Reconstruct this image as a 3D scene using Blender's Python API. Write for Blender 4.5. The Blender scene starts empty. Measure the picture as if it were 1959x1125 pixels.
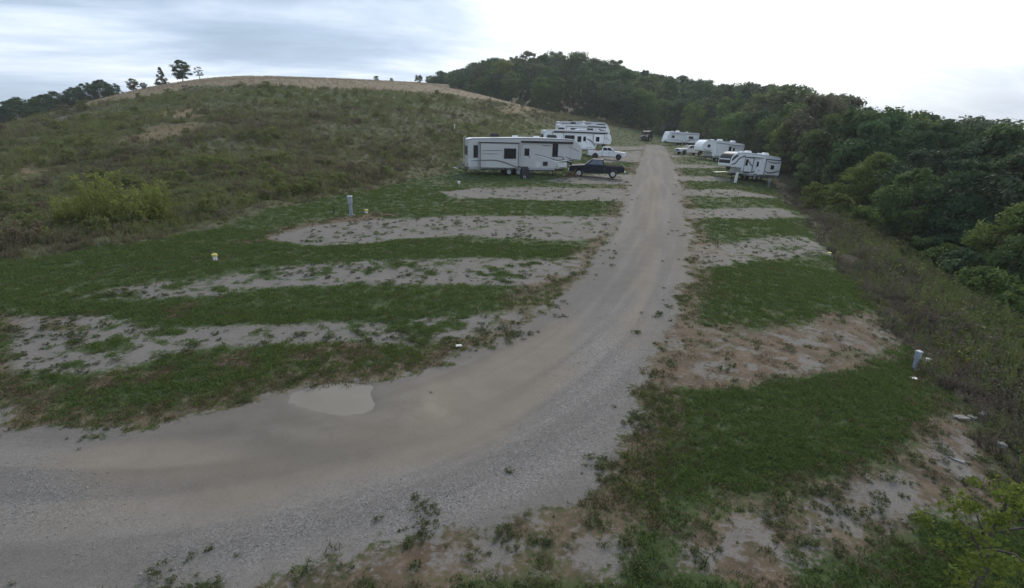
import bpy, bmesh, math, random
import numpy as np
from mathutils import Vector, Matrix, Euler

SC = bpy.context.scene
COL = SC.collection
R = math.radians

# ------------------------------------------------------------------ camera
cam_data = bpy.data.cameras.new('camera')
cam_data.sensor_width = 36.0
cam_data.lens = 36.0 * 1000.0 / 1959.0
cam_data.clip_start = 0.1
cam_data.clip_end = 5000.0
cam = bpy.data.objects.new('camera', cam_data)
COL.objects.link(cam)
cam.location = (0, 0, 6.0)
cam.rotation_euler = (R(90 - 17.8), 0, 0)
SC.camera = cam

# ------------------------------------------------------------------ sky and sun
SUN_AZ, SUN_EL = R(25.0), R(36.0)          # azimuth measured from +Y (view direction) towards +X
SUN_DIR = Vector((math.sin(SUN_AZ) * math.cos(SUN_EL), math.cos(SUN_AZ) * math.cos(SUN_EL), math.sin(SUN_EL)))
world = bpy.data.worlds.new('World')
SC.world = world
world.use_nodes = True
wn, wl = world.node_tree.nodes, world.node_tree.links
wn.clear()

def N(nodes, typ, **kw):
    n = nodes.new(typ)
    for k, v in kw.items():
        setattr(n, k, v)
    return n

def vmath(nt, op, a, b=None):
    n = N(nt.nodes, 'ShaderNodeVectorMath', operation=op)
    for i, v in enumerate((a, b)):
        if v is None:
            continue
        if hasattr(v, 'is_linked'):
            nt.links.new(v, n.inputs[i])
        else:
            n.inputs[i].default_value = v
    return n

def fmath(nt, op, a, b=None, c=None, clamp=False):
    n = N(nt.nodes, 'ShaderNodeMath', operation=op)
    n.use_clamp = clamp
    for i, v in enumerate((a, b, c)):
        if v is None:
            continue
        if hasattr(v, 'is_linked'):
            nt.links.new(v, n.inputs[i])
        else:
            n.inputs[i].default_value = v
    return n.outputs[0]

def maprange(nt, v, a, b, c=0.0, d=1.0, smooth=True):
    n = N(nt.nodes, 'ShaderNodeMapRange')
    n.interpolation_type = 'SMOOTHSTEP' if smooth else 'LINEAR'
    nt.links.new(v, n.inputs['Value'])
    n.inputs['From Min'].default_value = a
    n.inputs['From Max'].default_value = b
    n.inputs['To Min'].default_value = c
    n.inputs['To Max'].default_value = d
    return n.outputs['Result']

def mixc(nt, f, a, b, blend='MIX'):
    n = N(nt.nodes, 'ShaderNodeMix', data_type='RGBA', blend_type=blend)
    for s, v in ((n.inputs[0], f), (n.inputs[6], a), (n.inputs[7], b)):
        if hasattr(v, 'is_linked'):
            nt.links.new(v, s)
        elif isinstance(v, (int, float)):
            s.default_value = v
        else:
            s.default_value = (v[0], v[1], v[2], 1.0)
    return n.outputs[2]

def noise(nt, vec, scale, detail=4.0, rough=0.55, dist=0.0):
    n = N(nt.nodes, 'ShaderNodeTexNoise')
    if vec is not None:
        nt.links.new(vec, n.inputs['Vector'])
    n.inputs['Scale'].default_value = scale
    n.inputs['Detail'].default_value = detail
    n.inputs['Roughness'].default_value = rough
    n.inputs['Distortion'].default_value = dist
    return n

def build_world():
    nt = world.node_tree
    sky = N(wn, 'ShaderNodeTexSky', sky_type='NISHITA')
    sky.sun_disc = False
    sky.sun_elevation = SUN_EL
    sky.sun_rotation = SUN_AZ
    sky.air_density = 1.0
    sky.dust_density = 1.5
    tc = N(wn, 'ShaderNodeTexCoord')
    d = vmath(nt, 'NORMALIZE', tc.outputs['Generated']).outputs[0]
    sep = N(wn, 'ShaderNodeSeparateXYZ')
    wl.new(d, sep.inputs[0])
    # flat cloud deck seen from below: direction divided by its height
    zz = fmath(nt, 'ADD', fmath(nt, 'MAXIMUM', sep.outputs[2], 0.0), 0.17)
    comb = N(wn, 'ShaderNodeCombineXYZ')
    wl.new(fmath(nt, 'DIVIDE', sep.outputs[0], zz), comb.inputs[0])
    wl.new(fmath(nt, 'DIVIDE', sep.outputs[1], zz), comb.inputs[1])
    mp = N(wn, 'ShaderNodeMapping')
    wl.new(comb.outputs[0], mp.inputs['Vector'])
    mp.inputs['Rotation'].default_value = (0, 0, R(-20))
    mp2 = N(wn, 'ShaderNodeMapping')
    wl.new(mp.outputs[0], mp2.inputs['Vector'])
    mp2.inputs['Scale'].default_value = (0.75, 1.7, 1.0)
    n1 = noise(nt, mp2.outputs[0], 0.95, 8, 0.60, 0.35).outputs['Fac']
    n2 = noise(nt, comb.outputs[0], 0.33, 3, 0.5, 0.3).outputs['Fac']
    deck = fmath(nt, 'ADD', fmath(nt, 'MULTIPLY', n1, 0.55), fmath(nt, 'MULTIPLY', n2, 0.45))
    sd = vmath(nt, 'DOT_PRODUCT', d, tuple(SUN_DIR)).outputs['Value']
    lobe = maprange(nt, sd, 0.70, 0.92)
    # thin cloud towards the horizon looks brighter
    hor = maprange(nt, sep.outputs[2], 0.0, 0.34, 0.20, 0.0)
    v = fmath(nt, 'ADD', fmath(nt, 'ADD', maprange(nt, deck, 0.37, 0.64, 0.06, 0.62, False), fmath(nt, 'MULTIPLY', lobe, 0.55)), hor)
    ramp = N(wn, 'ShaderNodeValToRGB')
    wl.new(v, ramp.inputs[0])
    e = ramp.color_ramp.elements
    e[0].position, e[0].color = 0.10, (0.27, 0.36, 0.48, 1)
    e[1].position, e[1].color = 1.0, (1.14, 1.14, 1.13, 1)
    for p, c in ((0.34, (0.42, 0.53, 0.68, 1)), (0.52, (0.62, 0.72, 0.85, 1)), (0.66, (0.84, 0.90, 0.96, 1))):
        k = e.new(p)
        k.color = c
    skyc = vmath(nt, 'SCALE', sky.outputs[0])
    skyc.inputs['Scale'].default_value = 0.10
    cover = maprange(nt, deck, 0.22, 0.50, 0.72, 1.0)
    col = mixc(nt, cover, skyc.outputs[0], ramp.outputs[0])
    bg = N(wn, 'ShaderNodeBackground')
    bg.inputs['Strength'].default_value = 1.0
    wl.new(col, bg.inputs['Color'])
    out = N(wn, 'ShaderNodeOutputWorld')
    wl.new(bg.outputs[0], out.inputs['Surface'])
build_world()

sun_data = bpy.data.lights.new('sun', 'SUN')
sun_data.energy = 1.5
sun_data.angle = R(25)
sun_data.color = (1.0, 0.90, 0.74)
sun = bpy.data.objects.new('sun', sun_data)
COL.objects.link(sun)
sun.rotation_euler = (-SUN_DIR).to_track_quat('-Z', 'Y').to_euler()

SC.view_settings.view_transform = 'Standard'
SC.view_settings.look = 'None'
SC.view_settings.exposure = 0.38
SC.view_settings.gamma = 1.0
SC.view_settings.use_curve_mapping = False
SC.render.engine = 'CYCLES'
SC.cycles.use_denoising = True
SC.cycles.max_bounces = 6
SC.cycles.diffuse_bounces = 3
SC.cycles.transparent_max_bounces = 8

# ------------------------------------------------------------------ surveyed ground plan, metres
CTRL = [(-30.0,-10.0,0.6),(0.0,-10.0,0.0),(-30.0,4.0,0.7),(-14.0,3.0,0.3),(-4.0,3.0,0.05),(3.0,4.0,0.0),(0.0,9.0,0.0),(-8.0,9.0,0.15),(4.0,9.0,-0.2),(-16.0,11.0,0.6),(2.5,16.5,0.0),(-6.0,16.0,0.3),(8.0,16.0,-0.45),(-12.0,18.0,0.6),(7.0,30.0,0.0),(-2.0,30.0,0.5),(13.0,30.0,-0.6),(11.5,45.0,0.0),(3.0,45.0,0.6),(18.0,45.0,-0.7),(17.0,65.0,0.0),(-19.88,19.72,1.0),(-15.97,23.11,1.11),(-14.77,30.81,1.2),(-11.18,40.5,1.29),(-6.45,55.25,1.45),(-73.46,78.69,5.75),(-74.76,89.96,8.14),(-67.46,95.94,10.41),(-55.05,102.0,12.91),(-37.95,107.27,12.99),(-17.94,128.36,13.25),(-4.13,149.15,12.59),(12.48,163.95,9.61),(-33.42,38.65,2.07),(-32.62,49.55,3.32),(-29.73,64.95,5.49),(-19.57,73.34,5.43),(-11.01,89.57,6.93),(-46.21,71.66,6.74),(-32.26,90.35,9.35),(-2.71,96.67,6.13),(6.96,120.62,5.5),(25.58,157.61,6.2),(-41.14,42.97,2.46),(1.11,55.17,1.19),(10.84,93.19,1.84),(13.18,105.04,2.77),(15.14,120.89,3.07),(-97.44,138.98,13.6),(-146.15,208.47,12.1),(-95.62,177.91,20.36),(-143.43,266.86,18.86),(-73.41,188.8,21.57),(-110.12,283.2,20.07),(-51.71,199.25,21.4),(-77.56,298.87,15.4),(-29.9,215.03,21.51),(-44.85,322.55,15.51),(-97.95,104.15,3.28),(-101.14,115.38,5.52),(-98.5,118.02,7.22),(-92.9,119.02,10.31),(-89.64,122.66,11.85),(-137.93,156.6,3.06),(-132.72,169.19,9.57),(-240.0,270.0,2.0),(-200.0,330.0,6.0),(-150.0,220.0,12.0),(-66.17,148.8,18.01),(-57.89,148.8,18.01),(-48.21,152.98,17.96),(-23.92,171.88,17.95),(-140.0,120.0,1.0),(-220.0,150.0,2.0),(-200.0,60.0,3.0),(-120.0,30.0,3.5),(-70.0,10.0,2.2),(-80.0,45.0,5.0),(-5.46,197.21,15.06),(13.85,182.04,10.33),(28.13,173.77,7.48),(39.58,165.24,3.81),(20.0,260.0,22.0),(-40.0,300.0,20.0),(60.0,260.0,19.0),(100.0,300.0,15.0),(22.04,82.17,0.24),(28.61,108.4,0.15),(34.06,129.62,0.82),(37.87,145.56,1.39),(34.75,79.43,-1.77),(40.74,105.99,-0.82),(34.89,107.46,0.5),(44.23,143.4,1.2),(41.62,84.71,-2.2),(26.3,47.29,-1.6),(19.22,30.72,-1.3),(15.44,21.56,-1.1),(12.57,15.14,-0.9),(11.22,12.01,-0.8),(10.63,9.94,-0.8),(9.09,7.59,-0.7),(9.0,0.0,-0.6),(9.0,-10.0,-0.6),(47.0,100.0,-2.0),(50.0,116.0,-1.2),(52.0,136.0,0.6),(14.0,-10.0,-2.96),(23.0,-10.0,-6.56),(41.0,-10.0,-8.86),(79.0,-10.0,-9.36),(14.0,-0.02,-2.96),(23.0,-0.07,-6.56),(41.0,-0.16,-8.86),(79.0,-0.34,-9.36),(14.02,6.78,-3.02),(22.9,5.33,-6.62),(40.67,2.42,-8.92),(78.17,-3.72,-9.42),(15.13,7.77,-3.08),(23.23,3.85,-6.68),(39.44,-3.99,-8.98),(73.65,-20.53,-9.48),(15.91,10.26,-3.08),(24.34,7.11,-6.68),(41.2,0.82,-8.98),(76.81,-12.46,-9.48),(17.14,13.12,-3.14),(25.37,9.48,-6.74),(41.83,2.2,-9.04),(76.59,-13.17,-9.54),(20.04,19.59,-3.26),(28.32,16.06,-6.86),(44.87,8.99,-9.16),(79.82,-5.93,-9.66),(23.82,28.77,-3.38),(32.12,25.27,-6.98),(48.7,18.28,-9.28),(83.71,3.5,-9.78),(30.92,45.38,-3.56),(39.24,41.93,-7.16),(55.86,35.03,-9.46),(90.96,20.47,-9.96),(46.27,82.88,-3.92),(54.65,79.59,-7.52),(71.41,73.01,-9.82),(106.78,59.12,-10.32),(51.83,98.71,-3.8),(60.52,96.38,-7.4),(77.91,91.72,-9.7),(114.62,81.89,-10.2),(54.95,115.31,-3.32),(63.87,114.07,-6.92),(81.7,111.6,-9.22),(119.33,106.37,-9.72),(56.99,135.71,-2.24),(65.98,135.18,-5.84),(83.94,134.12,-8.14),(121.88,131.89,-8.64),(57.0,150.0,-1.7),(66.0,150.0,-5.3),(84.0,150.0,-7.6),(122.0,150.0,-8.1),(160.0,60.0,-9.0),(160.0,140.0,-8.0),(150.0,220.0,0.0)]
ROAD = [(34.35,139.18),(20.62,86.8),(13.12,58.5),(8.24,39.21),(5.74,29.39),(3.13,21.51),(1.48,17.41),(0.33,15.15),(-0.73,13.64),(-1.66,12.65),(-2.35,11.87),(-3.07,11.3),(-4.31,11.44),(-5.14,10.98),(-6.12,10.03),(-7.01,9.46),(-7.67,9.17),(-8.65,9.08),(-10.2,9.09),(-14.0,11.5),(-30.0,12.5),(-30.0,4.6),(-12.0,4.6),(-6.57,5.14),(-5.81,5.19),(-5.02,5.31),(-3.96,5.53),(-3.16,6.0),(-2.17,6.22),(-1.6,6.52),(-0.66,6.78),(0.18,7.23),(1.09,7.53),(1.8,8.23),(2.11,9.09),(2.78,10.57),(3.23,11.86),(3.78,13.11),(4.73,15.12),(5.82,17.68),(7.76,22.31),(10.94,31.52),(13.74,41.91),(19.78,62.77),(27.77,92.67),(36.7,129.22),(39.39,144.91)]
PADS = {'L1': [(-15.32,14.72),(-12.3,15.02),(-9.99,14.34),(-7.91,14.81),(-4.57,15.31),(-1.36,16.1),(0.55,16.87),(0.5,15.16),(-0.91,14.24),(-2.92,13.49),(-5.0,13.62),(-6.86,13.16),(-8.77,12.8),(-9.39,11.69),(-10.32,11.24),(-12.16,11.24),(-15,14.6),(-15,17.6)],'L2': [(-14.42,16.11),(-13.69,17.74),(-11.36,18.86),(-9.68,20.39),(-6.27,21.82),(-1.88,23.02),(1.94,23.39),(3.92,25.44),(2.86,21.09),(0.61,19.16),(-2.37,18.98),(-5.4,18.47),(-8.3,18.05),(-9.77,17.24),(-10.56,16.74),(-12.52,16.28)],'L3': [(-11.96,24.56),(-10.86,27.65),(-8.45,30.11),(-3.29,32.98),(7.57,35.88),(5.79,29.7),(3.33,27.16),(0.57,27.19),(-2.76,27.36),(-5.26,25.95),(-6.95,24.4),(-9.41,23.68)],'L4': [(-5.8,42.05),(-3.56,45.4),(0.96,47.53),(11.0,50.55),(9.25,43.22),(2.87,40.92),(-0.79,40.66),(-4.28,39.42)],'L5': [(3.09,52.05),(7.56,59.24),(15.35,66.61),(11.95,53.82),(6.08,51.3)],'L6': [(12.62,86.56),(19.54,109.15),(29.14,121.5),(20.62,86.8),(12.64,76.23)],'L7': [(19.74,120.3),(33.27,135.79),(30.28,125.31),(19.38,111.36)],'R1': [(9.89,28.49),(13.05,30.49),(20.27,36.3),(22.09,37.46),(19.09,30.39),(13.58,26.37),(9.95,23.45),(8.21,22.63)],'R2': [(13.64,41.84),(19.17,45.72),(25.09,48.28),(25.58,45.92),(20.07,41.59),(12.61,37.35)],'R3': [(16.86,52.92),(27.57,66.45),(35.11,69.37),(21.52,51.63),(16.02,49.68)],'R4': [(22.17,71.76),(29.15,78.22),(35.51,80.3),(26.88,71.92),(20.66,65.85)],'R5': [(26.54,88.46),(32.11,91.56),(37.35,91.11),(30.21,85.95),(25.02,82.41)],'R6': [(32.43,110.81),(35.31,107.12),(36.78,105.24),(30.8,104.4)],'R0': [(4.59,15.1),(5.38,16.51),(6.3,16.32),(8.23,16.3),(10.75,17.35),(14.97,20.16),(13.53,16.35),(11.96,14.9),(8.8,12.85),(6.24,11.94),(4.12,11.52),(3.2,11.72),(3.74,13.11)],'RN': [(10.91,11.54),(10.46,9.75),(9.46,8.18),(8.23,7.29),(7.21,7.18),(5.34,6.37),(3.77,5.65),(1.97,5.72),(2.5,6.77),(3.97,7.48),(5.23,7.97),(7.47,8.85),(8.93,9.94)],'RB': [(-3.18,6.04),(-2.16,6.2),(-1.6,6.5),(-0.66,6.76),(0.18,7.19),(1.23,7.27),(1.85,6.86),(1.97,5.72),(1.58,5.58),(-1.98,5.53),(-3.4,5.53)]}
SOFT = {'dirt': [[(-13.04,23.3),(-12.09,24.85),(-11.7,27.69),(-10.34,30.36),(-8.47,32.65),(-6.71,31.95),(-8.3,29.53),(-10.26,26.75),(-10.94,24.51),(-12.21,23.04)],[(-10.83,15.07),(-10.67,16.93),(-10.32,16.76),(-10.28,14.84)],[(-10.19,10.92),(-9.51,11.49),(-8.55,11.98),(-8.67,11.56),(-9.57,10.73)],[(-15.39,14.79),(-12.5,15.08),(-11.67,14.36),(-12.5,13.5),(-14.41,13.71)],[(-8.84,12.92),(-7.09,13.05),(-6.38,12.11),(-7.84,11.89)],[(10.05,28.98),(12.81,30.66),(10.77,24.88),(8.4,22.84)],[(3.74,13.11),(7.05,15.56),(11.37,17.13),(12.92,16.88),(8.91,13.03),(5.83,11.91),(3.46,11.47)],[(5.56,8.06),(7.47,8.85),(9.68,10.59),(10.35,10.04),(8.91,8.04),(7.27,7.74),(5.71,7.08)],[(3.6,7.46),(4.78,7.66),(5.48,6.71),(3.78,5.98),(2.8,6.45)],[(-1.68,6.13),(-1.06,6.66),(-0.32,6.45),(0.15,5.96),(-0.57,5.58),(-1.44,5.66)],[(-12.78,20.91),(-11.71,21.12),(-11.48,20.65),(-12.53,20.46)],[(12.52,15.43),(12.93,15.03),(11.93,13.65),(11.01,11.26),(10.77,11.37),(11.72,14.0)],[(8.24,39.21),(5.81,30.15),(3.94,27.55),(4.0,30.35),(6.61,35.51)],[(0.21,19.62),(2.53,22.2),(0.9,16.82),(-0.33,15.73)],[(-7.31,9.26),(-6.23,10.03),(-5.17,10.9),(-4.94,10.63),(-5.91,9.83),(-6.99,9.09)],[(-5.17,14.15),(-3.26,13.72),(-3.84,12.53),(-5.72,12.44)]],'tan': [[(-6.98,9.4),(-4.91,10.4),(-2.98,11.18),(-1.62,12.34),(0.32,14.54),(1.8,16.93),(2.34,15.59),(0.77,11.39),(-0.42,9.12),(-2.62,7.92),(-5.03,7.21),(-7.15,7.16),(-8.46,8.22)],[(5.34,21.89),(18.2,71.48),(20.27,73.42),(10.21,35.98),(5.91,20.57),(3.95,14.58),(3.38,14.12)],[(6.32,19.39),(11.78,36.61),(12.56,36.93),(7.93,22.34),(6.05,17.23)],[(0.68,7.0),(1.74,7.16),(1.85,6.86),(1.04,6.43),(0.49,6.58)]],'coarse': [[(5.82,17.68),(7.76,22.31),(4.41,19.05),(1.91,14.71),(0.23,9.94),(-1.22,8.02),(-4.03,6.92),(-6.68,6.08),(-6.24,5.72),(-3.96,5.94),(-1.6,6.52),(0.18,7.23),(1.8,8.23),(2.78,10.57),(3.78,13.11)],[(-9.36,8.17),(-8.46,8.22),(-6.67,7.7),(-5.58,6.72),(-7.51,6.15)]],'wet': [[(-6.98,9.4),(-6.18,10.14),(-5.19,11.1),(-3.04,11.43),(-1.56,10.74),(-0.23,10.58),(-0.85,9.28),(-2.87,8.87),(-4.94,8.49),(-6.6,8.78)],[(-7.21,9.26),(-6.18,9.93),(-5.04,10.74),(-4.75,10.45),(-5.81,9.63),(-6.79,9.09)],[(-5.0,10.62),(-4.61,11.58),(-3.34,11.64),(-2.59,10.47),(-3.04,9.51),(-4.44,9.77)]],'soilhill': [[(-42.77,59.18),(-42.17,65.11),(-38.59,68.87),(-35.87,64.92),(-37.15,56.95),(-39.08,54.14)],[(-41.11,42.95),(-42.83,48.02),(-41.79,51.54),(-37.77,45.1),(-37.43,39.73)],[(-50.5,78.66),(-49.1,82.79),(-45.23,82.85),(-42.64,75.12),(-46.05,72.52)],[(-3.7,133.18),(12.4,186.28),(8.32,145.18),(-2.32,125.95)]],'greenhill': [[(-47.61,50.84),(-51.15,58.02),(-60.43,85.58),(-52.12,96.28),(-37.49,105.91),(-23.58,114.89),(-9.58,128.26),(-16.26,95.99),(-32.26,90.36),(-44.85,85.22),(-46.82,67.43),(-39.53,45.11),(-38.8,40.83)],[(-6.77,58.18),(-6.16,80.97),(2.29,117.62),(10.26,133.94),(4.77,98.6),(-5.4,55.57)],[(-21.57,24.83),(-29.63,34.86),(-23.22,35.6),(-17.01,25.14)]],'stubble': [[(-54.26,59.04),(-61.07,69.73),(-67.22,80.58),(-67.81,86.59),(-62.35,78.35),(-56.7,64.6),(-51.84,56.9)]]}
PUDDLE = [(-5.24,10.3),(-5.21,10.8),(-4.94,11.26),(-4.4,11.54),(-3.72,11.59),(-3.22,11.22),(-2.9,10.69),(-2.89,10.15),(-3.23,9.8),(-3.76,9.73),(-4.37,9.88),(-4.86,10.05)]
FOOT = [(-60.0,-10.0),(-32.0,2.0),(-24.0,12.0),(-19.89,19.72),(-18.26,21.26),(-16.09,23.3),(-15.06,25.73),(-14.77,30.82),(-13.23,35.07),(-11.19,40.53),(-9.36,47.81),(-6.52,55.82),(-1.0,75.0),(4.0,95.0),(9.0,118.0),(16.0,140.0),(28.0,160.0),(40.0,172.0)]
FIELD = [(-140.0,60.0),(-80.0,75.0),(-66.0,93.82),(-60.47,98.14),(-55.09,102.06),(-46.63,104.43),(-37.72,106.59),(-29.6,113.52),(-22.38,120.04),(-17.62,125.97),(0.0,150.0),(14.0,165.0),(30.0,220.0),(30.0,320.0),(-240.0,320.0),(-240.0,80.0)]
EDGE = [(9.0,-10.0),(9.0,0.0),(9.09,7.59),(10.63,9.94),(11.22,12.01),(12.57,15.14),(15.44,21.56),(19.22,30.72),(26.3,47.29),(41.62,84.71),(47.0,100.0),(50.0,116.0),(52.0,136.0),(52.0,150.0)]
CENTRE = [(36.87,142.05),(24.2,89.74),(16.45,60.63),(10.99,40.56),(8.34,30.46),(5.44,21.91),(3.65,17.54),(2.53,15.13),(0.79,12.25),(-0.59,9.46),(-2.97,8.63),(-6.3,7.51),(-8.65,7.4)]
WOOD = [(0,-28.1,220.2,5.0,842,149),(0,-22.8,214.6,5.0,865,141),(0,-18.5,206.9,5.5,883,140),(0,-15.0,211.8,5.0,903,146),(0,-9.9,198.7,6.8,926,145),(0,-5.0,201.0,8.8,953,138),(0,-0.1,194.7,10.3,979,135),(0,4.4,197.9,10.6,1004,138),(0,10.0,190.9,10.6,1036,144),(0,15.1,187.4,11.3,1066,145),(0,20.5,183.6,12.4,1100,143),(0,25.6,180.8,12.2,1132,149),(0,31.1,180.6,12.7,1165,152),(0,36.9,179.3,11.6,1200,167),(0,42.4,181.0,12.4,1231,168),(0,48.1,179.4,11.2,1266,185),(0,53.5,178.0,11.8,1300,190),(0,54.2,165.1,13.0,1329,193),(0,54.9,146.5,10.1,1376,218),(0,53.3,130.3,10.1,1413,213),(0,50.9,113.2,11.4,1456,207),(0,48.5,96.4,9.9,1509,229),(0,43.7,77.8,9.8,1568,244),(0,40.4,65.0,8.5,1626,279),(0,38.7,56.8,8.7,1687,285),(0,36.5,47.8,8.1,1764,314),(0,36.9,42.1,7.7,1869,359),(0,34.9,35.1,8.0,1981,379),(0,34.2,31.3,8.9,2086,373),(1,-29.3,240.0,5.0,848,149),(1,-24.1,238.7,5.5,870,136),(1,-19.4,243.3,7.2,893,130),(1,-14.1,227.8,8.3,912,125),(1,-9.6,231.4,11.4,934,112),(1,-3.4,221.6,12.5,963,112),(1,2.3,222.4,11.8,991,119),(1,8.9,221.8,12.7,1023,119),(1,14.7,217.6,12.8,1053,124),(1,20.0,214.4,13.4,1081,126),(1,27.0,212.0,14.7,1118,124),(1,32.8,203.4,14.7,1154,133),(1,40.6,208.8,15.7,1190,130),(1,46.2,196.0,15.9,1234,142),(1,57.5,204.4,15.8,1283,147),(1,59.4,187.7,15.0,1319,169),(1,60.5,170.4,15.2,1358,184),(1,63.4,159.1,18.8,1406,174),(1,59.5,129.9,18.0,1471,169),(1,52.5,99.9,14.4,1539,191),(1,45.7,75.7,13.6,1621,203),(1,42.8,62.5,13.1,1704,213),(1,41.2,51.7,10.8,1808,273),(1,39.4,43.6,10.8,1913,295),(1,39.5,39.0,12.9,2039,258),(2,-33.4,274.8,7.7,848,141),(2,-28.1,271.8,8.8,867,133),(2,-23.8,276.4,10.3,886,129),(2,-17.4,261.8,11.4,907,116),(2,-11.6,260.3,12.8,931,110),(2,-6.0,256.0,12.7,954,110),(2,0.9,254.2,14.1,984,104),(2,6.8,245.7,16.2,1010,95),(2,13.7,245.2,15.3,1040,102),(2,20.1,247.9,15.9,1068,100),(2,26.7,240.9,17.4,1101,97),(2,34.3,231.0,16.1,1141,111),(2,41.4,233.8,15.9,1172,113),(2,47.7,228.9,13.8,1205,131),(2,54.6,230.9,14.4,1236,131),(2,60.7,225.8,14.0,1270,141),(2,67.3,222.3,15.3,1307,142),(2,69.7,207.0,16.8,1342,150),(2,68.6,179.8,19.5,1390,159),(2,68.9,159.9,23.1,1444,152),(2,59.0,116.9,19.2,1522,160),(2,54.0,93.7,16.7,1596,177),(2,50.3,73.8,15.2,1704,203),(2,45.8,57.9,13.8,1815,222),(2,45.7,50.9,13.3,1922,244),(2,44.0,42.8,14.2,2060,237)]
BACK = [(-39.0,301.4,10.1),(-33.6,299.4,12.3),(-27.1,296.2,12.5),(-20.6,292.5,12.0),(-14.4,289.9,14.6),(-7.0,285.8,15.6),(0.8,280.1,13.8),(7.6,275.3,13.7),(14.2,270.9,15.2),(21.4,265.5,14.0),(28.0,262.4,13.5),(34.4,259.3,13.4),(40.7,256.1,12.6),(46.7,254.5,13.1),(52.9,251.8,10.4),(57.8,250.5,11.1),(63.3,249.7,11.2),(68.7,248.6,10.5),(73.8,247.4,9.9),(75.4,236.9,11.6),(76.7,224.0,14.0),(77.2,206.1,16.1),(76.1,184.0,19.9),(70.9,151.3,22.5),(61.9,113.6,18.5),(56.3,89.4,16.0),(52.7,73.0,15.4),(50.6,60.8,14.3),(48.5,51.0,14.0),(48.2,44.1,14.2),(52.2,41.6,14.5),(-44.5,343.9,20.3),(-33.7,339.2,22.5),(-22.0,333.9,24.6),(-9.5,326.7,23.1),(2.0,319.1,21.9),(12.6,311.2,19.8),(22.0,305.1,21.8),(32.4,299.5,18.7),(41.1,295.1,17.2),(49.2,291.4,15.3),(56.5,288.6,12.7),(62.5,286.8,12.7),(68.6,285.2,12.0),(74.4,284.3,11.8),(80.1,283.2,10.8),(84.6,279.6,10.1),(86.2,269.0,11.0),(87.5,256.1,10.2),(88.0,243.4,11.3),(87.9,228.7,13.4),(86.8,209.4,16.0),(83.0,183.5,20.4),(75.2,147.9,22.9),(66.1,112.2,18.8),(61.9,91.4,16.4),(59.0,76.8,16.1),(57.0,64.8,14.8),(54.9,55.1,14.4),(55.2,48.8,14.3),(-52.2,402.7,26.0),(-38.4,397.5,26.0),(-24.9,390.8,26.0),(-11.7,383.2,26.0),(1.3,375.3,26.0),(13.9,366.6,26.0),(26.2,357.1,26.0),(38.6,350.7,26.0),(50.8,344.8,26.0),(63.1,339.9,22.4),(73.7,336.2,19.6),(83.1,334.1,18.5),(92.1,332.2,16.2),(99.1,328.4,15.6),(101.5,311.1,12.8),(102.8,296.7,12.4),(103.3,280.7,11.2),(103.1,265.6,11.1),(102.2,249.8,11.9),(99.9,231.3,15.6),(95.0,204.0,18.8),(87.2,170.2,22.7),(77.8,133.5,21.0),(73.0,109.6,17.7),(69.6,93.0,17.3),(67.5,80.0,16.6),(65.0,68.2,15.5),(64.2,60.0,14.9),(66.5,55.6,15.0)]
FAR = [('b',-138.0,149.0,10.2,-6),('b',-136.9,152.6,11.0,22),('b',-135.7,155.9,10.5,50),('b',-134.0,159.4,9.7,80),('b',-132.2,162.9,8.9,110),('b',-130.4,166.4,8.0,138),('b',-128.5,170.1,7.7,166),('b',-126.3,172.5,7.5,190),('b',-124.7,174.3,5.7,210),('b',-86.0,127.3,2.9,251),('b',-87.6,133.4,1.5,273),('c',-89.2,143.3,4.6,304),('b',-90.5,154.7,5.8,342),('s',-91.4,165.0,3.7,378),('b',-43.2,179.3,1.5,719),('b',-38.3,179.0,1.0,749)]
PLACE = {'rv1': (1.13,56.24),'rv2': (10.6,91.12),'rv3': (13.38,105.04),'rv4': (15.37,121.1),'blue': (9.15,58.25),'white': (14.8,84.7),'black': (37.59,152.02),'hitched': (36.22,110.56),'trailer': (44.23,143.4),'rv7': (40.72,107.02),'rv8': (35.35,80.45),'ped_l': (-9.62,31.24),'cap1': (-8.91,31.98),'cap2': (-12.15,20.81),'cap3': (-4.72,47.28),'post': (-10.71,31.43),'ped_r': (11.84,13.99),'cap4': (12.83,14.72),'disc': (11.22,13.18),'cap5': (18.76,30.16),'litter': (-1.49,13.48),'bike1': (-5.52,56.83),'bike2': (-3.63,54.96),'grill': (1.28,53.13),'wood': (6.29,56.59),'dish': (-0.87,50.57),'slab1': (10.89,11.14),'slab2': (11.24,11.23),'slab3': (11.64,11.33),'rock': (10.99,10.15),'slab4': (9.21,9.27),'wpost': (31.59,75.33),'table': (30.99,79.38),'barrel': (37.61,77.81),'pole1': (-103.67,115.71),'pole2': (-78.65,106.6),'stake': (-8.54,81.41)}
SHRUB = {'gold1': (-21.97,25.98),'gold2': (-20.79,26.68),'gold3': (-19.27,26.81),'gold4': (-18.98,27.82),'s1': (33.0,57.28),'s2': (32.23,51.56),'s3': (32.16,48.03),'s4': (41.82,57.17),'s5': (32.86,38.41),'s6': (29.05,30.69),'s7': (28.55,27.89),'s8': (40.62,59.07)}


# ------------------------------------------------------------------ terrain
CT = np.array(CTRL, float)

def tps_fit(c):
    X = c[:, :2] / 50.0
    n = len(X)
    d = ((X[:, None] - X[None]) ** 2).sum(-1)
    K = d * np.log(d + 1e-12) * 0.5 + np.eye(n) * 6e-4
    P = np.c_[np.ones(n), X]
    A = np.block([[K, P], [P.T, np.zeros((3, 3))]])
    return np.linalg.solve(A, np.r_[c[:, 2], 0, 0, 0])

TW = tps_fit(CT)

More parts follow.
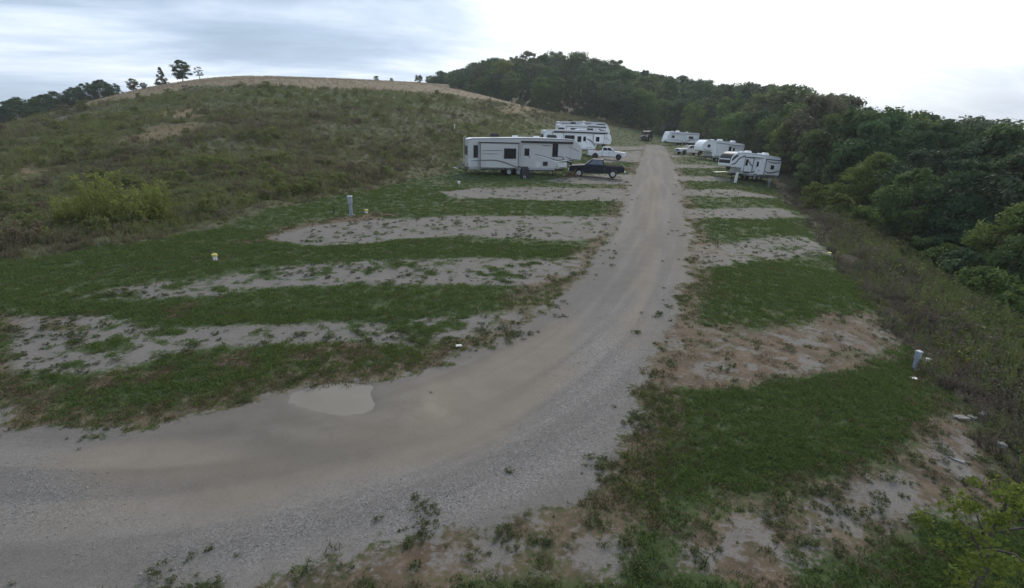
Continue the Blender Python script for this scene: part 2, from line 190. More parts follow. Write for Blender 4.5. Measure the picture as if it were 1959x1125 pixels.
def height(x, y):
    x = np.clip(np.asarray(x, float), -240, 200)
    y = np.clip(np.asarray(y, float), -12, 330)
    xs, ys = x / 50.0, y / 50.0
    out = TW[-3] + TW[-2] * xs + TW[-1] * ys
    for i in range(len(CT)):
        d = (xs - CT[i, 0] / 50.0) ** 2 + (ys - CT[i, 1] / 50.0) ** 2
        out = out + TW[i] * d * np.log(d + 1e-12) * 0.5
    return out

def gz(x, y):
    return float(height(np.array([x]), np.array([y]))[0])

PUD_Z = gz(sum(p[0] for p in PUDDLE) / len(PUDDLE), sum(p[1] for p in PUDDLE) / len(PUDDLE))
_rs = np.random.RandomState(11)
_TAB = _rs.rand(256, 256)

def vnoise(x, y):
    xi = np.floor(x).astype(int)
    yi = np.floor(y).astype(int)
    fx = x - xi
    fy = y - yi
    fx = fx * fx * (3 - 2 * fx)
    fy = fy * fy * (3 - 2 * fy)
    a = _TAB[xi & 255, yi & 255]
    b = _TAB[(xi + 1) & 255, yi & 255]
    c = _TAB[xi & 255, (yi + 1) & 255]
    d = _TAB[(xi + 1) & 255, (yi + 1) & 255]
    return (a * (1 - fx) + b * fx) * (1 - fy) + (c * (1 - fx) + d * fx) * fy

def fbm(x, y, octs=4, s=1.0, seed=0.0):
    v = 0.0
    a = 0.5
    t = 0.0
    for o in range(octs):
        v = v + a * vnoise(x * s + seed * 17.3 + o * 31.7, y * s - seed * 9.1 + o * 13.9)
        t += a
        a *= 0.55
        s *= 2.03
    return v / t - 0.5

def polysd(px, py, poly):
    """signed distance to a polygon, positive inside"""
    P = np.array(poly, float)
    d2 = np.full(px.shape, 1e18)
    ins = np.zeros(px.shape, bool)
    n = len(P)
    for i in range(n):
        a, b = P[i], P[(i + 1) % n]
        e = b - a
        L = (e ** 2).sum() + 1e-12
        t = np.clip(((px - a[0]) * e[0] + (py - a[1]) * e[1]) / L, 0, 1)
        d2 = np.minimum(d2, (px - a[0] - t * e[0]) ** 2 + (py - a[1] - t * e[1]) ** 2)
        c = ((a[1] > py) != (b[1] > py))
        ins ^= c & (px < (b[0] - a[0]) * (py - a[1]) / (b[1] - a[1] + 1e-12) + a[0])
    return np.where(ins, 1, -1) * np.sqrt(d2)

def linesd(px, py, line):
    """signed distance to an open line, positive on its right-hand side; and arc length"""
    P = np.array(line, float)
    best = np.full(px.shape, 1e18)
    sg = np.zeros(px.shape)
    arc = np.zeros(px.shape)
    s0 = 0.0
    for i in range(len(P) - 1):
        a, b = P[i], P[i + 1]
        e = b - a
        L2 = (e ** 2).sum()
        t = np.clip(((px - a[0]) * e[0] + (py - a[1]) * e[1]) / L2, 0, 1)
        dx = px - a[0] - t * e[0]
        dy = py - a[1] - t * e[1]
        d2 = dx * dx + dy * dy
        m = d2 < best
        best = np.where(m, d2, best)
        sg = np.where(m, np.sign(dx * e[1] - dy * e[0]), sg)
        arc = np.where(m, s0 + t * math.sqrt(L2), arc)
        s0 += math.sqrt(L2)
    return sg * np.sqrt(best), arc

def sstep(x, a, b):
    t = np.clip((x - a) / (b - a), 0, 1)
    return t * t * (3 - 2 * t)

def softmask(x, y, polys, w, amp, s, seed):
    m = np.zeros(x.shape)
    for i, p in enumerate(polys):
        P = np.array(p)
        bb = (x > P[:, 0].min() - 4) & (x < P[:, 0].max() + 4) & (y > P[:, 1].min() - 4) & (y < P[:, 1].max() + 4)
        if not bb.any():
            continue
        xx, yy = x[bb], y[bb]
        sd = polysd(xx, yy, p) + fbm(xx, yy, 4, s, seed + i) * amp
        m[bb] = np.maximum(m[bb], sstep(sd, -w, w))
    return m

def chaikin(P, k):
    P = [tuple(p) for p in P]
    for _ in range(k):
        Q = [P[0]]
        for a, b in zip(P[:-1], P[1:]):
            Q += [(a[0] * .75 + b[0] * .25, a[1] * .75 + b[1] * .25), (a[0] * .25 + b[0] * .75, a[1] * .25 + b[1] * .75)]
        P = Q + [P[-1]]
    return P
LANE = chaikin([CENTRE[0], CENTRE[2], CENTRE[4], CENTRE[6], CENTRE[8], CENTRE[10], CENTRE[12], (-30.0, 9.0)], 3)

def ground_masks(x, y):
    """what covers the ground at each point"""
    o = {}
    sd = polysd(x, y, ROAD)
    n1 = fbm(x, y, 4, 0.9, 1.0)
    dist = np.hypot(x, y)
    o['road_sd'] = sd
    road = sstep(sd + n1 * 0.8 + fbm(x, y, 3, 3.5, 4.0) * 0.9, -0.45, 0.35)
    pad = np.zeros(x.shape)
    pid = np.full(x.shape, -1)
    thin = np.zeros(x.shape)
    for i, (k, p) in enumerate(PADS.items()):
        P = np.array(p)
        bb = (x > P[:, 0].min() - 3) & (x < P[:, 0].max() + 3) & (y > P[:, 1].min() - 3) & (y < P[:, 1].max() + 3)
        xx, yy = x[bb], y[bb]
        s = polysd(xx, yy, p)
        grow = fbm(xx, yy, 4, 1.1, 3.0 + i)          # weeds grow through in patches
        fine = fbm(xx, yy, 3, 3.2, 7.0 + i)
        near = k in ('L1', 'R0', 'RN', 'RB', 'L2')
        thr = {'R0': -0.13, 'RN': -0.02, 'RB': -0.02, 'L1': 0.09, 'L2': 0.10, 'R1': 0.08}.get(k, 0.17)
        cov = sstep(thr - grow * (1.0 if near else 0.6) - fine * 0.9, -0.42, 0.40)
        m = sstep(s + grow * 0.9 + fine * 0.9, -0.5, 0.5) * cov
        if k in ('R0', 'RN', 'RB'):
            thin[bb] = np.maximum(thin[bb], sstep(s + grow * 1.5, -0.5, 0.6))
        pad[bb] = np.maximum(pad[bb], m)
        q = pid[bb]
        q[s > 0] = i
        pid[bb] = q
    o['pad'] = pad
    o['pid'] = pid
    o['road'] = road
    o['gravel'] = np.maximum(road, pad)
    o['dirt'] = softmask(x, y, SOFT['dirt'], 0.45, 1.1, 0.9, 20)
    # bare brownish fringe where gravel meets grass
    fr = np.exp(-(np.clip(sd, -9, 9) + 0.45 + n1) ** 2 / 0.6) * 0.68
    o['dirt'] = np.clip(np.maximum(o['dirt'] * (0.75 + fbm(x, y, 3, 1.7, 5) * 1.2), fr), 0, 1)
    o['thin'] = thin
    o['dirt'] = np.maximum(o['dirt'], thin * np.clip(0.80 + fbm(x, y, 4, 1.3, 15) * 1.2, 0, 0.95))
    o['tan'] = softmask(x, y, SOFT['tan'], 0.9, 1.2, 0.5, 40)
    o['coarse'] = softmask(x, y, SOFT['coarse'], 0.6, 1.0, 0.5, 50)
    o['wet'] = softmask(x, y, SOFT['wet'], 0.6, 0.9, 0.7, 60)
    pz = polysd(x, y, PUDDLE)
    o['wet'] = np.maximum(o['wet'], np.exp(-(np.clip(pz, -5, 5) + 0.12) ** 2 / 0.12))
    fd, fa = linesd(x, y, FOOT)
    o['foot'] = -fd                                   # positive up the hill
    ed, ea = linesd(x, y, EDGE)
    o['edge'] = ed                                    # positive down the bank
    o['hill'] = sstep(-fd + n1 * 1.6, -0.5, 0.6)
    o['bank'] = sstep(ed + n1 * 1.0, -0.35, 0.45)
    o['field'] = sstep(polysd(x, y, FIELD) + n1 * 3, -1.5, 1.5)
    o['soilhill'] = softmask(x, y, SOFT['soilhill'], 2.2, 5.0, 0.35, 70)
    o['greenhill'] = softmask(x, y, SOFT['greenhill'], 4.0, 6.0, 0.15, 80)
    o['stubble'] = softmask(x, y, SOFT['stubble'], 1.5, 2.0, 0.2, 90)
    cd, ca = linesd(x, y, LANE)
    rut = np.exp(-(np.abs(cd + fbm(ca * 0.15, ca * 0.0, 2, 1.0, 8) * 0.8) - 0.9) ** 2 / 0.10)
    o['streak'] = np.clip(0.38 + fbm(cd * 2.3, ca * 0.09, 4, 1.0, 33) * 1.3 + rut * 0.26 + 0.03, 0, 1)
    o['streak'] = o['streak'] * road + 0.5 * (1 - road)
    return o

def relief(x, y, m):
    """small bumps on top of the surveyed surface"""
    z = fbm(x, y, 3, 0.45, 2.0) * 0.10 * (1 - m['road']) + fbm(x, y, 3, 1.6, 6.0) * 0.045 * (1 - 0.6 * m['road'])
    hb = np.maximum(m['hill'], m['bank'])
    z = z + hb * (fbm(x, y, 4, 0.22, 8.0) * 0.9 + fbm(x, y, 3, 0.7, 9.0) * 0.3) * (1 - m['field'] * 0.85)
    z = z + m['gravel'] * -0.015 + m['coarse'] * m['road'] * 0.03
    z = z + (m['streak'] - 0.5) * -0.03 * m['road']
    # hollow under the puddle
    ps = polysd(x, y, PUDDLE)
    bb = ps > -1.6
    if bb.any():
        hz = height(x[bb], y[bb])
        k = sstep(ps[bb], -1.6, -0.8)
        low = PUD_Z - hz + 0.026 - 0.07 * sstep(ps[bb] + fbm(x[bb], y[bb], 3, 1.6, 3) * 0.55, -0.12, 0.45)
        z[bb] = z[bb] * (1 - k) + low * k
    return z

def axis_lines(lo, hi, a, b, fine, g):
    L = list(np.arange(a, b, fine))
    v = b
    while v < hi:
        L.append(v)
        v += max(fine, g * (v - b) + fine)
    L.append(hi)
    v = a - fine
    left = []
    while v > lo:
        left.append(v)
        v -= max(fine, g * (a - v) + fine)
    left.append(lo)
    return np.array(left[::-1] + L)

GX = axis_lines(-240, 200, -15, 15.5, 0.125, 0.014)
GY = axis_lines(-8, 330, 4.5, 22, 0.115, 0.013)
GX = np.r_[-1500, -600, -330, GX, 300, 600, 1500]
GY = np.r_[-1200, -300, -60, -18, GY, 420, 700, 1800]

def attr_color(me, name, arr):
    a = me.attributes.new(name, 'FLOAT_COLOR', 'POINT')
    a.data.foreach_set('color', np.ascontiguousarray(arr, dtype=np.float32).ravel())

def mesh_np(name, V, Fq, smooth=True):
    me = bpy.data.meshes.new(name)
    V = np.asarray(V, dtype=np.float32)
    Fq = np.asarray(Fq, dtype=np.int32)
    k = Fq.shape[1]
    me.vertices.add(len(V))
    me.vertices.foreach_set('co', V.ravel())
    me.loops.add(Fq.size)
    me.loops.foreach_set('vertex_index', Fq.ravel())
    me.polygons.add(len(Fq))
    me.polygons.foreach_set('loop_start', np.arange(0, Fq.size, k, dtype=np.int32))
    me.polygons.foreach_set('loop_total', np.full(len(Fq), k, dtype=np.int32))
    me.polygons.foreach_set('use_smooth', np.full(len(Fq), smooth, dtype=bool))
    me.update(calc_edges=True)
    return me

# ---- ground material
def new_mat(name):
    m = bpy.data.materials.new(name)
    m.use_nodes = True
    nt = m.node_tree
    nt.nodes.clear()
    out = N(nt.nodes, 'ShaderNodeOutputMaterial')
    bs = N(nt.nodes, 'ShaderNodeBsdfPrincipled')
    nt.links.new(bs.outputs[0], out.inputs['Surface'])
    return m, nt, bs, out

def ground_material():
    m, nt, bs, out = new_mat('ground')
    tc = N(nt.nodes, 'ShaderNodeTexCoord')
    ob = tc.outputs['Object']
    def attr(n):
        a = N(nt.nodes, 'ShaderNodeAttribute', attribute_name=n)
        s = N(nt.nodes, 'ShaderNodeSeparateColor')
        nt.links.new(a.outputs['Color'], s.inputs[0])
        return s.outputs[0], s.outputs[1], s.outputs[2], a.outputs['Alpha']
    gravel, dirt, tan, coarse = attr('cover_a')
    hill, field, soil, green = attr('cover_b')
    wet, streak, bank, stub = attr('cover_c')
    nf = noise(nt, ob, 9.0, 5, 0.65).outputs['Fac']
    nm = noise(nt, ob, 1.7, 4, 0.6).outputs['Fac']
    nl = noise(nt, ob, 0.28, 3, 0.5).outputs['Fac']
    nff = noise(nt, ob, 38.0, 3, 0.7).outputs['Fac']
    def ragged(v, amp, w):
        x = fmath(nt, 'ADD', v, fmath(nt, 'MULTIPLY', fmath(nt, 'SUBTRACT', nf, 0.5), amp))
        return maprange(nt, x, 0.5 - w, 0.5 + w)
    # lawn floor
    c = mixc(nt, maprange(nt, nm, 0.35, 0.65), (0.030, 0.048, 0.016), (0.050, 0.072, 0.024))
    c = mixc(nt, maprange(nt, nl, 0.40, 0.68), c, (0.056, 0.066, 0.026))
    c = mixc(nt, maprange(nt, nf, 0.58, 0.78, 0, 0.3), c, (0.080, 0.070, 0.040))
    # hill floor
    h = mixc(nt, maprange(nt, nm, 0.3, 0.7), (0.060, 0.060, 0.032), (0.095, 0.092, 0.050))
    h = mixc(nt, green, h, mixc(nt, nm, (0.045, 0.058, 0.024), (0.080, 0.090, 0.038)))
    h = mixc(nt, fmath(nt, 'MULTIPLY', ragged(soil, 1.8, 0.3), 0.8), h, mixc(nt, nm, (0.12, 0.085, 0.045), (0.20, 0.145, 0.080)))
    h = mixc(nt, stub, h, (0.13, 0.115, 0.105))
    c = mixc(nt, hill, c, h)
    bk = mixc(nt, nm, (0.046, 0.040, 0.028), (0.080, 0.068, 0.046))
    c = mixc(nt, bank, c, bk)
    # harvested field with faint rows
    wv = N(nt.nodes, 'ShaderNodeTexWave', wave_type='BANDS', bands_direction='X')
    mpw = N(nt.nodes, 'ShaderNodeMapping')
    nt.links.new(ob, mpw.inputs[0])
    mpw.inputs['Rotation'].default_value = (0, 0, R(24))
    nt.links.new(mpw.outputs[0], wv.inputs[0])
    wv.inputs['Scale'].default_value = 0.22
    wv.inputs['Distortion'].default_value = 1.5
    fcol = mixc(nt, maprange(nt, nm, 0.3, 0.7), (0.165, 0.128, 0.085), (0.225, 0.180, 0.122))
    fcol = mixc(nt, maprange(nt, wv.outputs['Fac'], 0.2, 0.9, 0, 0.35), fcol, (0.12, 0.10, 0.06))
    c = mixc(nt, field, c, fcol)
    # bare soil
    d = mixc(nt, maprange(nt, nm, 0.3, 0.7), (0.070, 0.052, 0.034), (0.125, 0.090, 0.060))
    d = mixc(nt, maprange(nt, nf, 0.5, 0.75), d, (0.150, 0.125, 0.098))
    c = mixc(nt, ragged(dirt, 1.6, 0.30), c, d)
    # gravel: stones of mixed grey over dust
    vo = N(nt.nodes, 'ShaderNodeTexVoronoi')
    nt.links.new(ob, vo.inputs['Vector'])
    vo.inputs['Scale'].default_value = 44.0
    vo2 = N(nt.nodes, 'ShaderNodeTexVoronoi')
    nt.links.new(ob, vo2.inputs['Vector'])
    vo2.inputs['Scale'].default_value = 70.0
    st = N(nt.nodes, 'ShaderNodeSeparateColor')
    nt.links.new(vo.outputs['Color'], st.inputs[0])
    st2 = N(nt.nodes, 'ShaderNodeSeparateColor')
    nt.links.new(vo2.outputs['Color'], st2.inputs[0])
    g1 = mixc(nt, st.outputs[0], (0.090, 0.083, 0.079), (0.243, 0.227, 0.216))
    g2 = mixc(nt, st2.outputs[0], (0.090, 0.082, 0.075), (0.203, 0.186, 0.171))
    dust = mixc(nt, nm, (0.142, 0.117, 0.088), (0.204, 0.174, 0.136))
    gcol = mixc(nt, 0.40, g2, mixc(nt, maprange(nt, nm, 0.3, 0.7), (0.144, 0.129, 0.118), (0.184, 0.166, 0.152)))
    gcol = mixc(nt, fmath(nt, 'MULTIPLY', coarse, maprange(nt, nf, 0.3, 0.6)), gcol, g1)
    tanf = fmath(nt, 'MULTIPLY', maprange(nt, fmath(nt, 'ADD', fmath(nt, 'MULTIPLY', tan, 0.75), fmath(nt, 'MULTIPLY', streak, 0.5)), 0.30, 0.95), 0.62)
    gcol = mixc(nt, tanf, gcol, dust)
    trk = maprange(nt, streak, 0.25, 0.80, 0.88, 1.12)
    tv = N(nt.nodes, 'ShaderNodeCombineXYZ')
    for q in range(3):
        nt.links.new(trk, tv.inputs[q])
    gcol = mixc(nt, 1.0, gcol, tv.outputs[0], 'MULTIPLY')
    gcol = mixc(nt, maprange(nt, nff, 0.58, 0.75, 0, 0.5), gcol, (0.085, 0.078, 0.070))
    gcol = mixc(nt, maprange(nt, nl, 0.35, 0.7, 0, 0.35), gcol, mixc(nt, 0.5, gcol, (0.11, 0.10, 0.09)))
    gcol = mixc(nt, fmath(nt, 'MULTIPLY', fmath(nt, 'MULTIPLY', wet, maprange(nt, nm, 0.3, 0.65, 0.3, 1.0)), 0.7), gcol, (0.098, 0.082, 0.062))
    gm = ragged(gravel, 1.5, 0.20)
    c = mixc(nt, gm, c, gcol)
    nt.links.new(c, bs.inputs['Base Color'])
    rgh = fmath(nt, 'SUBTRACT', 0.93, fmath(nt, 'MULTIPLY', fmath(nt, 'MULTIPLY', wet, gm), 0.42))
    nt.links.new(rgh, bs.inputs['Roughness'])
    bs.inputs['Specular IOR Level'].default_value = 0.25
    hgt = fmath(nt, 'ADD', fmath(nt, 'MULTIPLY', nf, 0.6), fmath(nt, 'MULTIPLY', vo.outputs['Distance'], fmath(nt, 'ADD', fmath(nt, 'MULTIPLY', coarse, 0.10), 0.10)))
    hgt = fmath(nt, 'ADD', hgt, fmath(nt, 'MULTIPLY', nff, 0.3))
    bp = N(nt.nodes, 'ShaderNodeBump')
    bp.inputs['Strength'].default_value = 0.5
    bp.inputs['Distance'].default_value = 0.025
    nt.links.new(hgt, bp.inputs['Height'])
    nt.links.new(bp.outputs[0], bs.inputs['Normal'])
    return m
GROUND_MAT = ground_material()

def build_ground():
    nx, ny = len(GX), len(GY)
    X, Y = np.meshgrid(GX, GY)
    x, y = X.ravel(), Y.ravel()
    m = ground_masks(x, y)
    z = height(x, y) + relief(x, y, m)
    far = (x < -240) | (x > 200) | (y < -8) | (y > 330)
    z = np.where(far, z - np.hypot(np.maximum(np.abs(x) - 200, 0), np.maximum(np.abs(y) - 330, 0)) * 0.10, z)
    V = np.c_[x, y, z]
    iy, ix = np.meshgrid(np.arange(ny - 1), np.arange(nx - 1), indexing='ij')
    a = (iy * nx + ix).ravel()
    F = np.c_[a, a + 1, a + nx + 1, a + nx]
    fm = lambda k: m[k][F].mean(1)
    region = np.zeros(len(F), int)                       # 0 lawn
    region[fm('hill') > 0.5] = 1
    region[fm('bank') > 0.5] = 2
    region[fm('field') > 0.5] = 3
    names = {0: 'ground', 1: 'hillside', 2: 'embankment', 3: 'crop_field', 4: 'gravel_road'}
    pid = m['pid'][F].max(1)
    padk = list(PADS)
    insec = (fm('pad') > 0.5) & (pid >= 0) & (region == 0)
    region[insec] = 10 + pid[insec]
    region[(fm('road') > 0.5)] = 4
    z0 = np.zeros(len(x))
    ca = np.c_[m['gravel'], m['dirt'], m['tan'], m['coarse']]
    cb = np.c_[m['hill'], m['field'], m['soilhill'], m['greenhill']]
    cc = np.c_[m['wet'], m['streak'], m['bank'], m['stubble']]
    for r in np.unique(region):
        f = F[region == r]
        used, inv = np.unique(f, return_inverse=True)
        nm = names.get(r, 'gravel_pad')
        me = mesh_np(nm, V[used], inv.reshape(f.shape))
        attr_color(me, 'cover_a', ca[used])
        attr_color(me, 'cover_b', cb[used])
        attr_color(me, 'cover_c', cc[used])
        me.materials.append(GROUND_MAT)
        o = bpy.data.objects.new(nm, me)
        COL.objects.link(o)
        o['kind'] = 'structure'
build_ground()

def surf(x, y):
    """ground height with its small relief, for setting things down"""
    x = np.atleast_1d(np.asarray(x, float))
    y = np.atleast_1d(np.asarray(y, float))
    m = ground_masks(x, y)
    return height(x, y) + relief(x, y, m)

def sz(x, y):
    return float(surf(x, y)[0])

# ------------------------------------------------------------------ vegetation
def leaf_mat(name, col_a, col_b, trans=0.25, use_color=False, rough=0.6):
    """leaves: base colour from the object's own colour or two given tones, varied leaf by leaf"""
    m, nt, bs, out = new_mat(name)
    at = N(nt.nodes, 'ShaderNodeAttribute', attribute_name='tone')
    oi = N(nt.nodes, 'ShaderNodeObjectInfo')
    f = fmath(nt, 'ADD', fmath(nt, 'MULTIPLY', at.outputs['Fac'], 0.65), fmath(nt, 'MULTIPLY', oi.outputs['Random'], 0.35))
    c = mixc(nt, f, col_a, col_b)
    if use_color:
        c = mixc(nt, 1.0, c, oi.outputs['Color'], 'MULTIPLY')
    nt.links.new(c, bs.inputs['Base Color'])
    bs.inputs['Roughness'].default_value = rough
    bs.inputs['Specular IOR Level'].default_value = 0.2
    tr = N(nt.nodes, 'ShaderNodeBsdfTranslucent')
    nt.links.new(c, tr.inputs['Color'])
    mx = N(nt.nodes, 'ShaderNodeMixShader')
    mx.inputs[0].default_value = trans
    nt.links.new(bs.outputs[0], mx.inputs[1])
    nt.links.new(tr.outputs[0], mx.inputs[2])
    nt.links.new(mx.outputs[0], out.inputs['Surface'])
    return m

def plain_mat(name, col, rough=0.6, metal=0.0, spec=0.4, var=0.0, scale=6.0, coat=0.0, dirt=0.0):
    m, nt, bs, out = new_mat(name)
    c = (col[0], col[1], col[2], 1)
    bs.inputs['Base Color'].default_value = c
    bs.inputs['Roughness'].default_value = rough
    bs.inputs['Metallic'].default_value = metal
    bs.inputs['Specular IOR Level'].default_value = spec
    bs.inputs['Coat Weight'].default_value = coat
    if var or dirt:
        tc = N(nt.nodes, 'ShaderNodeTexCoord')
        n = noise(nt, tc.outputs['Object'], scale, 5, 0.6).outputs['Fac']
        k = mixc(nt, maprange(nt, n, 0.3, 0.7), tuple(v * (1 - var) for v in col), tuple(min(1, v * (1 + var)) for v in col))
        if dirt:
            mp = N(nt.nodes, 'ShaderNodeMapping')
            nt.links.new(tc.outputs['Object'], mp.inputs[0])
            mp.inputs['Scale'].default_value = (3.0, 3.0, 0.35)
            n2 = noise(nt, mp.outputs[0], 2.2, 5, 0.65).outputs['Fac']
            k = mixc(nt, maprange(nt, n2, 0.48, 0.75, 0, dirt), k, (0.16, 0.14, 0.11))
        nt.links.new(k, bs.inputs['Base Color'])
        r = maprange(nt, n, 0.2, 0.8, max(0.05, rough - 0.1), min(1, rough + 0.1))
        nt.links.new(r, bs.inputs['Roughness'])
    return m

def bark_mat():
    m, nt, bs, out = new_mat('bark')
    tc = N(nt.nodes, 'ShaderNodeTexCoord')
    mp = N(nt.nodes, 'ShaderNodeMapping')
    nt.links.new(tc.outputs['Object'], mp.inputs[0])
    mp.inputs['Scale'].default_value = (6, 6, 1.2)
    n = noise(nt, mp.outputs[0], 3, 5, 0.65).outputs['Fac']
    nt.links.new(mixc(nt, maprange(nt, n, 0.3, 0.7), (0.045, 0.036, 0.028), (0.13, 0.11, 0.09)), bs.inputs['Base Color'])
    bs.inputs['Roughness'].default_value = 0.9
    bp = N(nt.nodes, 'ShaderNodeBump')
    bp.inputs['Strength'].default_value = 0.6
    nt.links.new(n, bp.inputs['Height'])
    nt.links.new(bp.outputs[0], bs.inputs['Normal'])
    return m

M_BARK = bark_mat()
M_LEAF = leaf_mat('tree_leaves', (1.8, 1.85, 1.55), (3.6, 3.5, 2.7), 0.45, True)
M_LAWN = leaf_mat('lawn_blades', (0.064, 0.100, 0.027), (0.134, 0.186, 0.056), 0.35)
M_LAWN2 = leaf_mat('lawn_blades_pale', (0.074, 0.108, 0.024), (0.145, 0.185, 0.050), 0.35)
M_DRY = leaf_mat('dry_grass', (0.085, 0.066, 0.034), (0.175, 0.140, 0.080), 0.3)
M_STUB = leaf_mat('pale_stubble', (0.20, 0.155, 0.095), (0.33, 0.27, 0.18), 0.3)
M_WEED_G = leaf_mat('weed_green', (0.104, 0.126, 0.040), (0.205, 0.228, 0.080), 0.5)
M_WEED_B = leaf_mat('weed_dry', (0.098, 0.084, 0.050), (0.178, 0.150, 0.094), 0.4)
M_WEED_S = leaf_mat('weed_sage', (0.140, 0.156, 0.074), (0.245, 0.258, 0.130), 0.45)
M_WEED_Y = leaf_mat('weed_yellow', (0.085, 0.100, 0.020), (0.200, 0.190, 0.035), 0.25)
M_GOLD = leaf_mat('goldenrod', (0.125, 0.155, 0.040), (0.260, 0.275, 0.068), 0.45)
M_BANK = leaf_mat('bank_dry', (0.078, 0.066, 0.050), (0.150, 0.125, 0.096), 0.3)
M_BANKG = leaf_mat('bank_green', (0.072, 0.094, 0.032), (0.150, 0.174, 0.062), 0.4)
M_RANK = leaf_mat('weed_rank', (0.048, 0.066, 0.024), (0.110, 0.125, 0.050), 0.35)

def set_tone(me, tone):
    a = me.attributes.new('tone', 'FLOAT', 'POINT')
    a.data.foreach_set('value', np.ascontiguousarray(tone, dtype=np.float32))

def quads_from(center, normal, size, aspect, rs, tone):
    """leaf quads round given centres: returns verts, faces, tone"""
    n = len(center)
    normal = normal / (np.linalg.norm(normal, axis=1, keepdims=True) + 1e-9)
    r = rs.normal(size=(n, 3))
    u = np.cross(normal, r)
    u /= np.linalg.norm(u, axis=1, keepdims=True) + 1e-9
    v = np.cross(normal, u)
    s = size[:, None]
    a = center + u * s
    b = center + v * s * aspect + normal * s * 0.15
    c = center - u * s
    d = center - v * s * aspect + normal * s * 0.15
    V = np.stack([a, b, c, d], 1).reshape(-1, 3)
    F = np.arange(4 * n).reshape(n, 4)
    return V, F, np.repeat(tone, 4)

PROFILE = {
    'round': lambda f: np.sqrt(np.clip(1 - (2 * f - 0.95) ** 2 / 1.05, 0.02, 1)),
    'broad': lambda f: np.clip(1.05 - np.abs(f - 0.55) ** 2.2 * 3.0, 0.25, 1),
    'tall': lambda f: np.clip(np.sin(np.pi * np.clip(f * 0.86 + 0.10, 0, 1)) ** 0.7, 0.12, 1),
    'cone': lambda f: np.clip(1.03 - f, 0.03, 1) ** 0.9,
}

def crown_mesh(name, seed, h, rad, base, nclump, nleaf, leaf, shape, mat, sparse=0.0, lump=0.30):
    rs = np.random.RandomState(seed)
    f = rs.rand(nclump)
    if shape == 'cone':
        f = f ** 1.5
    ang = rs.rand(nclump) * 2 * np.pi
    q = np.sqrt(rs.rand(nclump)) * 0.75 + 0.22
    prof = PROFILE[shape](f)
    lob = 1 + 0.22 * np.sin(ang * 3 + seed) * np.sin(f * 9 + seed * 1.7)
    rr = rad * prof * q * lob
    cz = h * (base + (1 - base) * f * 0.95)
    C = np.c_[np.cos(ang) * rr, np.sin(ang) * rr, cz]
    rc = rad * lump * rs.uniform(0.6, 1.25, nclump) * (0.55 + 0.45 * prof)
    ct = rs.rand(nclump)
    k = np.repeat(np.arange(nclump), nleaf)
    if sparse:
        k = k[rs.rand(len(k)) > sparse]
    n = len(k)
    dr = rs.normal(size=(n, 3))
    dr /= np.linalg.norm(dr, axis=1, keepdims=True)
    pos = C[k] + dr * (rc[k] * rs.uniform(0.35, 1.08, n))[:, None] * np.array([1, 1, 0.72])
    nr = dr + rs.normal(size=(n, 3)) * 0.55 + np.array([0, 0, 0.35])
    tone = np.clip(0.45 * ct[k] + 0.55 * rs.rand(n), 0, 1)
    V, F, t = quads_from(pos, nr, leaf * rs.uniform(0.6, 1.35, n) * 0.5, 0.62, rs, tone)
    V[:, 2] = np.maximum(V[:, 2], 0.02)
    me = mesh_np(name, V, F, False)
    set_tone(me, t)
    me.materials.append(mat)
    return me, C

def tube_verts(pts, radii, n=7):
    V, F = [], []
    pts = [Vector(p) for p in pts]
    for i, p in enumerate(pts):
        d = (pts[min(i + 1, len(pts) - 1)] - pts[max(i - 1, 0)]).normalized()
        a = d.orthogonal().normalized() if i == 0 else (a - d * a.dot(d)).normalized()
        b = d.cross(a)
        for j in range(n):
            t = 2 * math.pi * j / n
            V.append(p + (a * math.cos(t) + b * math.sin(t)) * radii[i])
    for i in range(len(pts) - 1):
        for j in range(n):
            F.append((i * n + j, i * n + (j + 1) % n, (i + 1) * n + (j + 1) % n, (i + 1) * n + j))
    return V, F

def trunk_mesh(name, seed, h, r, C, limbs=8):
    rs = random.Random(seed)
    V, F = [], []
    pts = [Vector((0, 0, -0.3))]
    for i in range(1, 7):
        pts.append(Vector((rs.uniform(-1, 1) * 0.02 * h, rs.uniform(-1, 1) * 0.02 * h, h * 0.82 * i / 6)))
    rad = [r * 1.35, r] + [r * (1 - 0.17 * i) for i in range(1, 6)]
    v, f = tube_verts(pts, rad, 8)
    V += v
    F += f
    for k in range(min(limbs, len(C))):
        c = Vector(C[(k * 7) % len(C)])
        s = pts[rs.randint(2, 5)]
        if c.z < s.z:
            s = pts[2]
        mid = (s + c) / 2 + Vector((0, 0, 0.06 * h))
        v, f = tube_verts([s, mid, c], [r * 0.45, r * 0.28, r * 0.08], 5)
        F += [tuple(i + len(V) for i in q) for q in f]
        V += v
    me = mesh_np(name, [tuple(p) for p in V], F, True)
    me.materials.append(M_BARK)
    return me

def empty(name, loc, rz=0.0, label=None, cat=None, group=None, rot=None):
    o = bpy.data.objects.new(name, None)
    COL.objects.link(o)
    o.location = loc
    o.rotation_euler = rot if rot is not None else (0, 0, rz)
    o.empty_display_size = 0.3
    tag(o, label, cat, group)
    return o

def tag(o, label=None, cat=None, group=None, kind=None):
    if label: o['label'] = label
    if cat: o['category'] = cat
    if group: o['group'] = group
    if kind: o['kind'] = kind
    return o

def link(name, me, parent=None):
    o = bpy.data.objects.new(name, me)
    COL.objects.link(o)
    o.parent = parent
    return o

# prototypes of trees: (crown mesh, trunk mesh, height)
def proto(name, seed, h, rad, base, ncl, nl, leaf, shape, r, sparse=0.0, lump=0.30):
    me, C = crown_mesh(name + '_crown', seed, h, rad, base, ncl, nl, leaf, shape, M_LEAF, sparse, lump)
    return me, trunk_mesh(name + '_trunk', seed, h, r, C), h

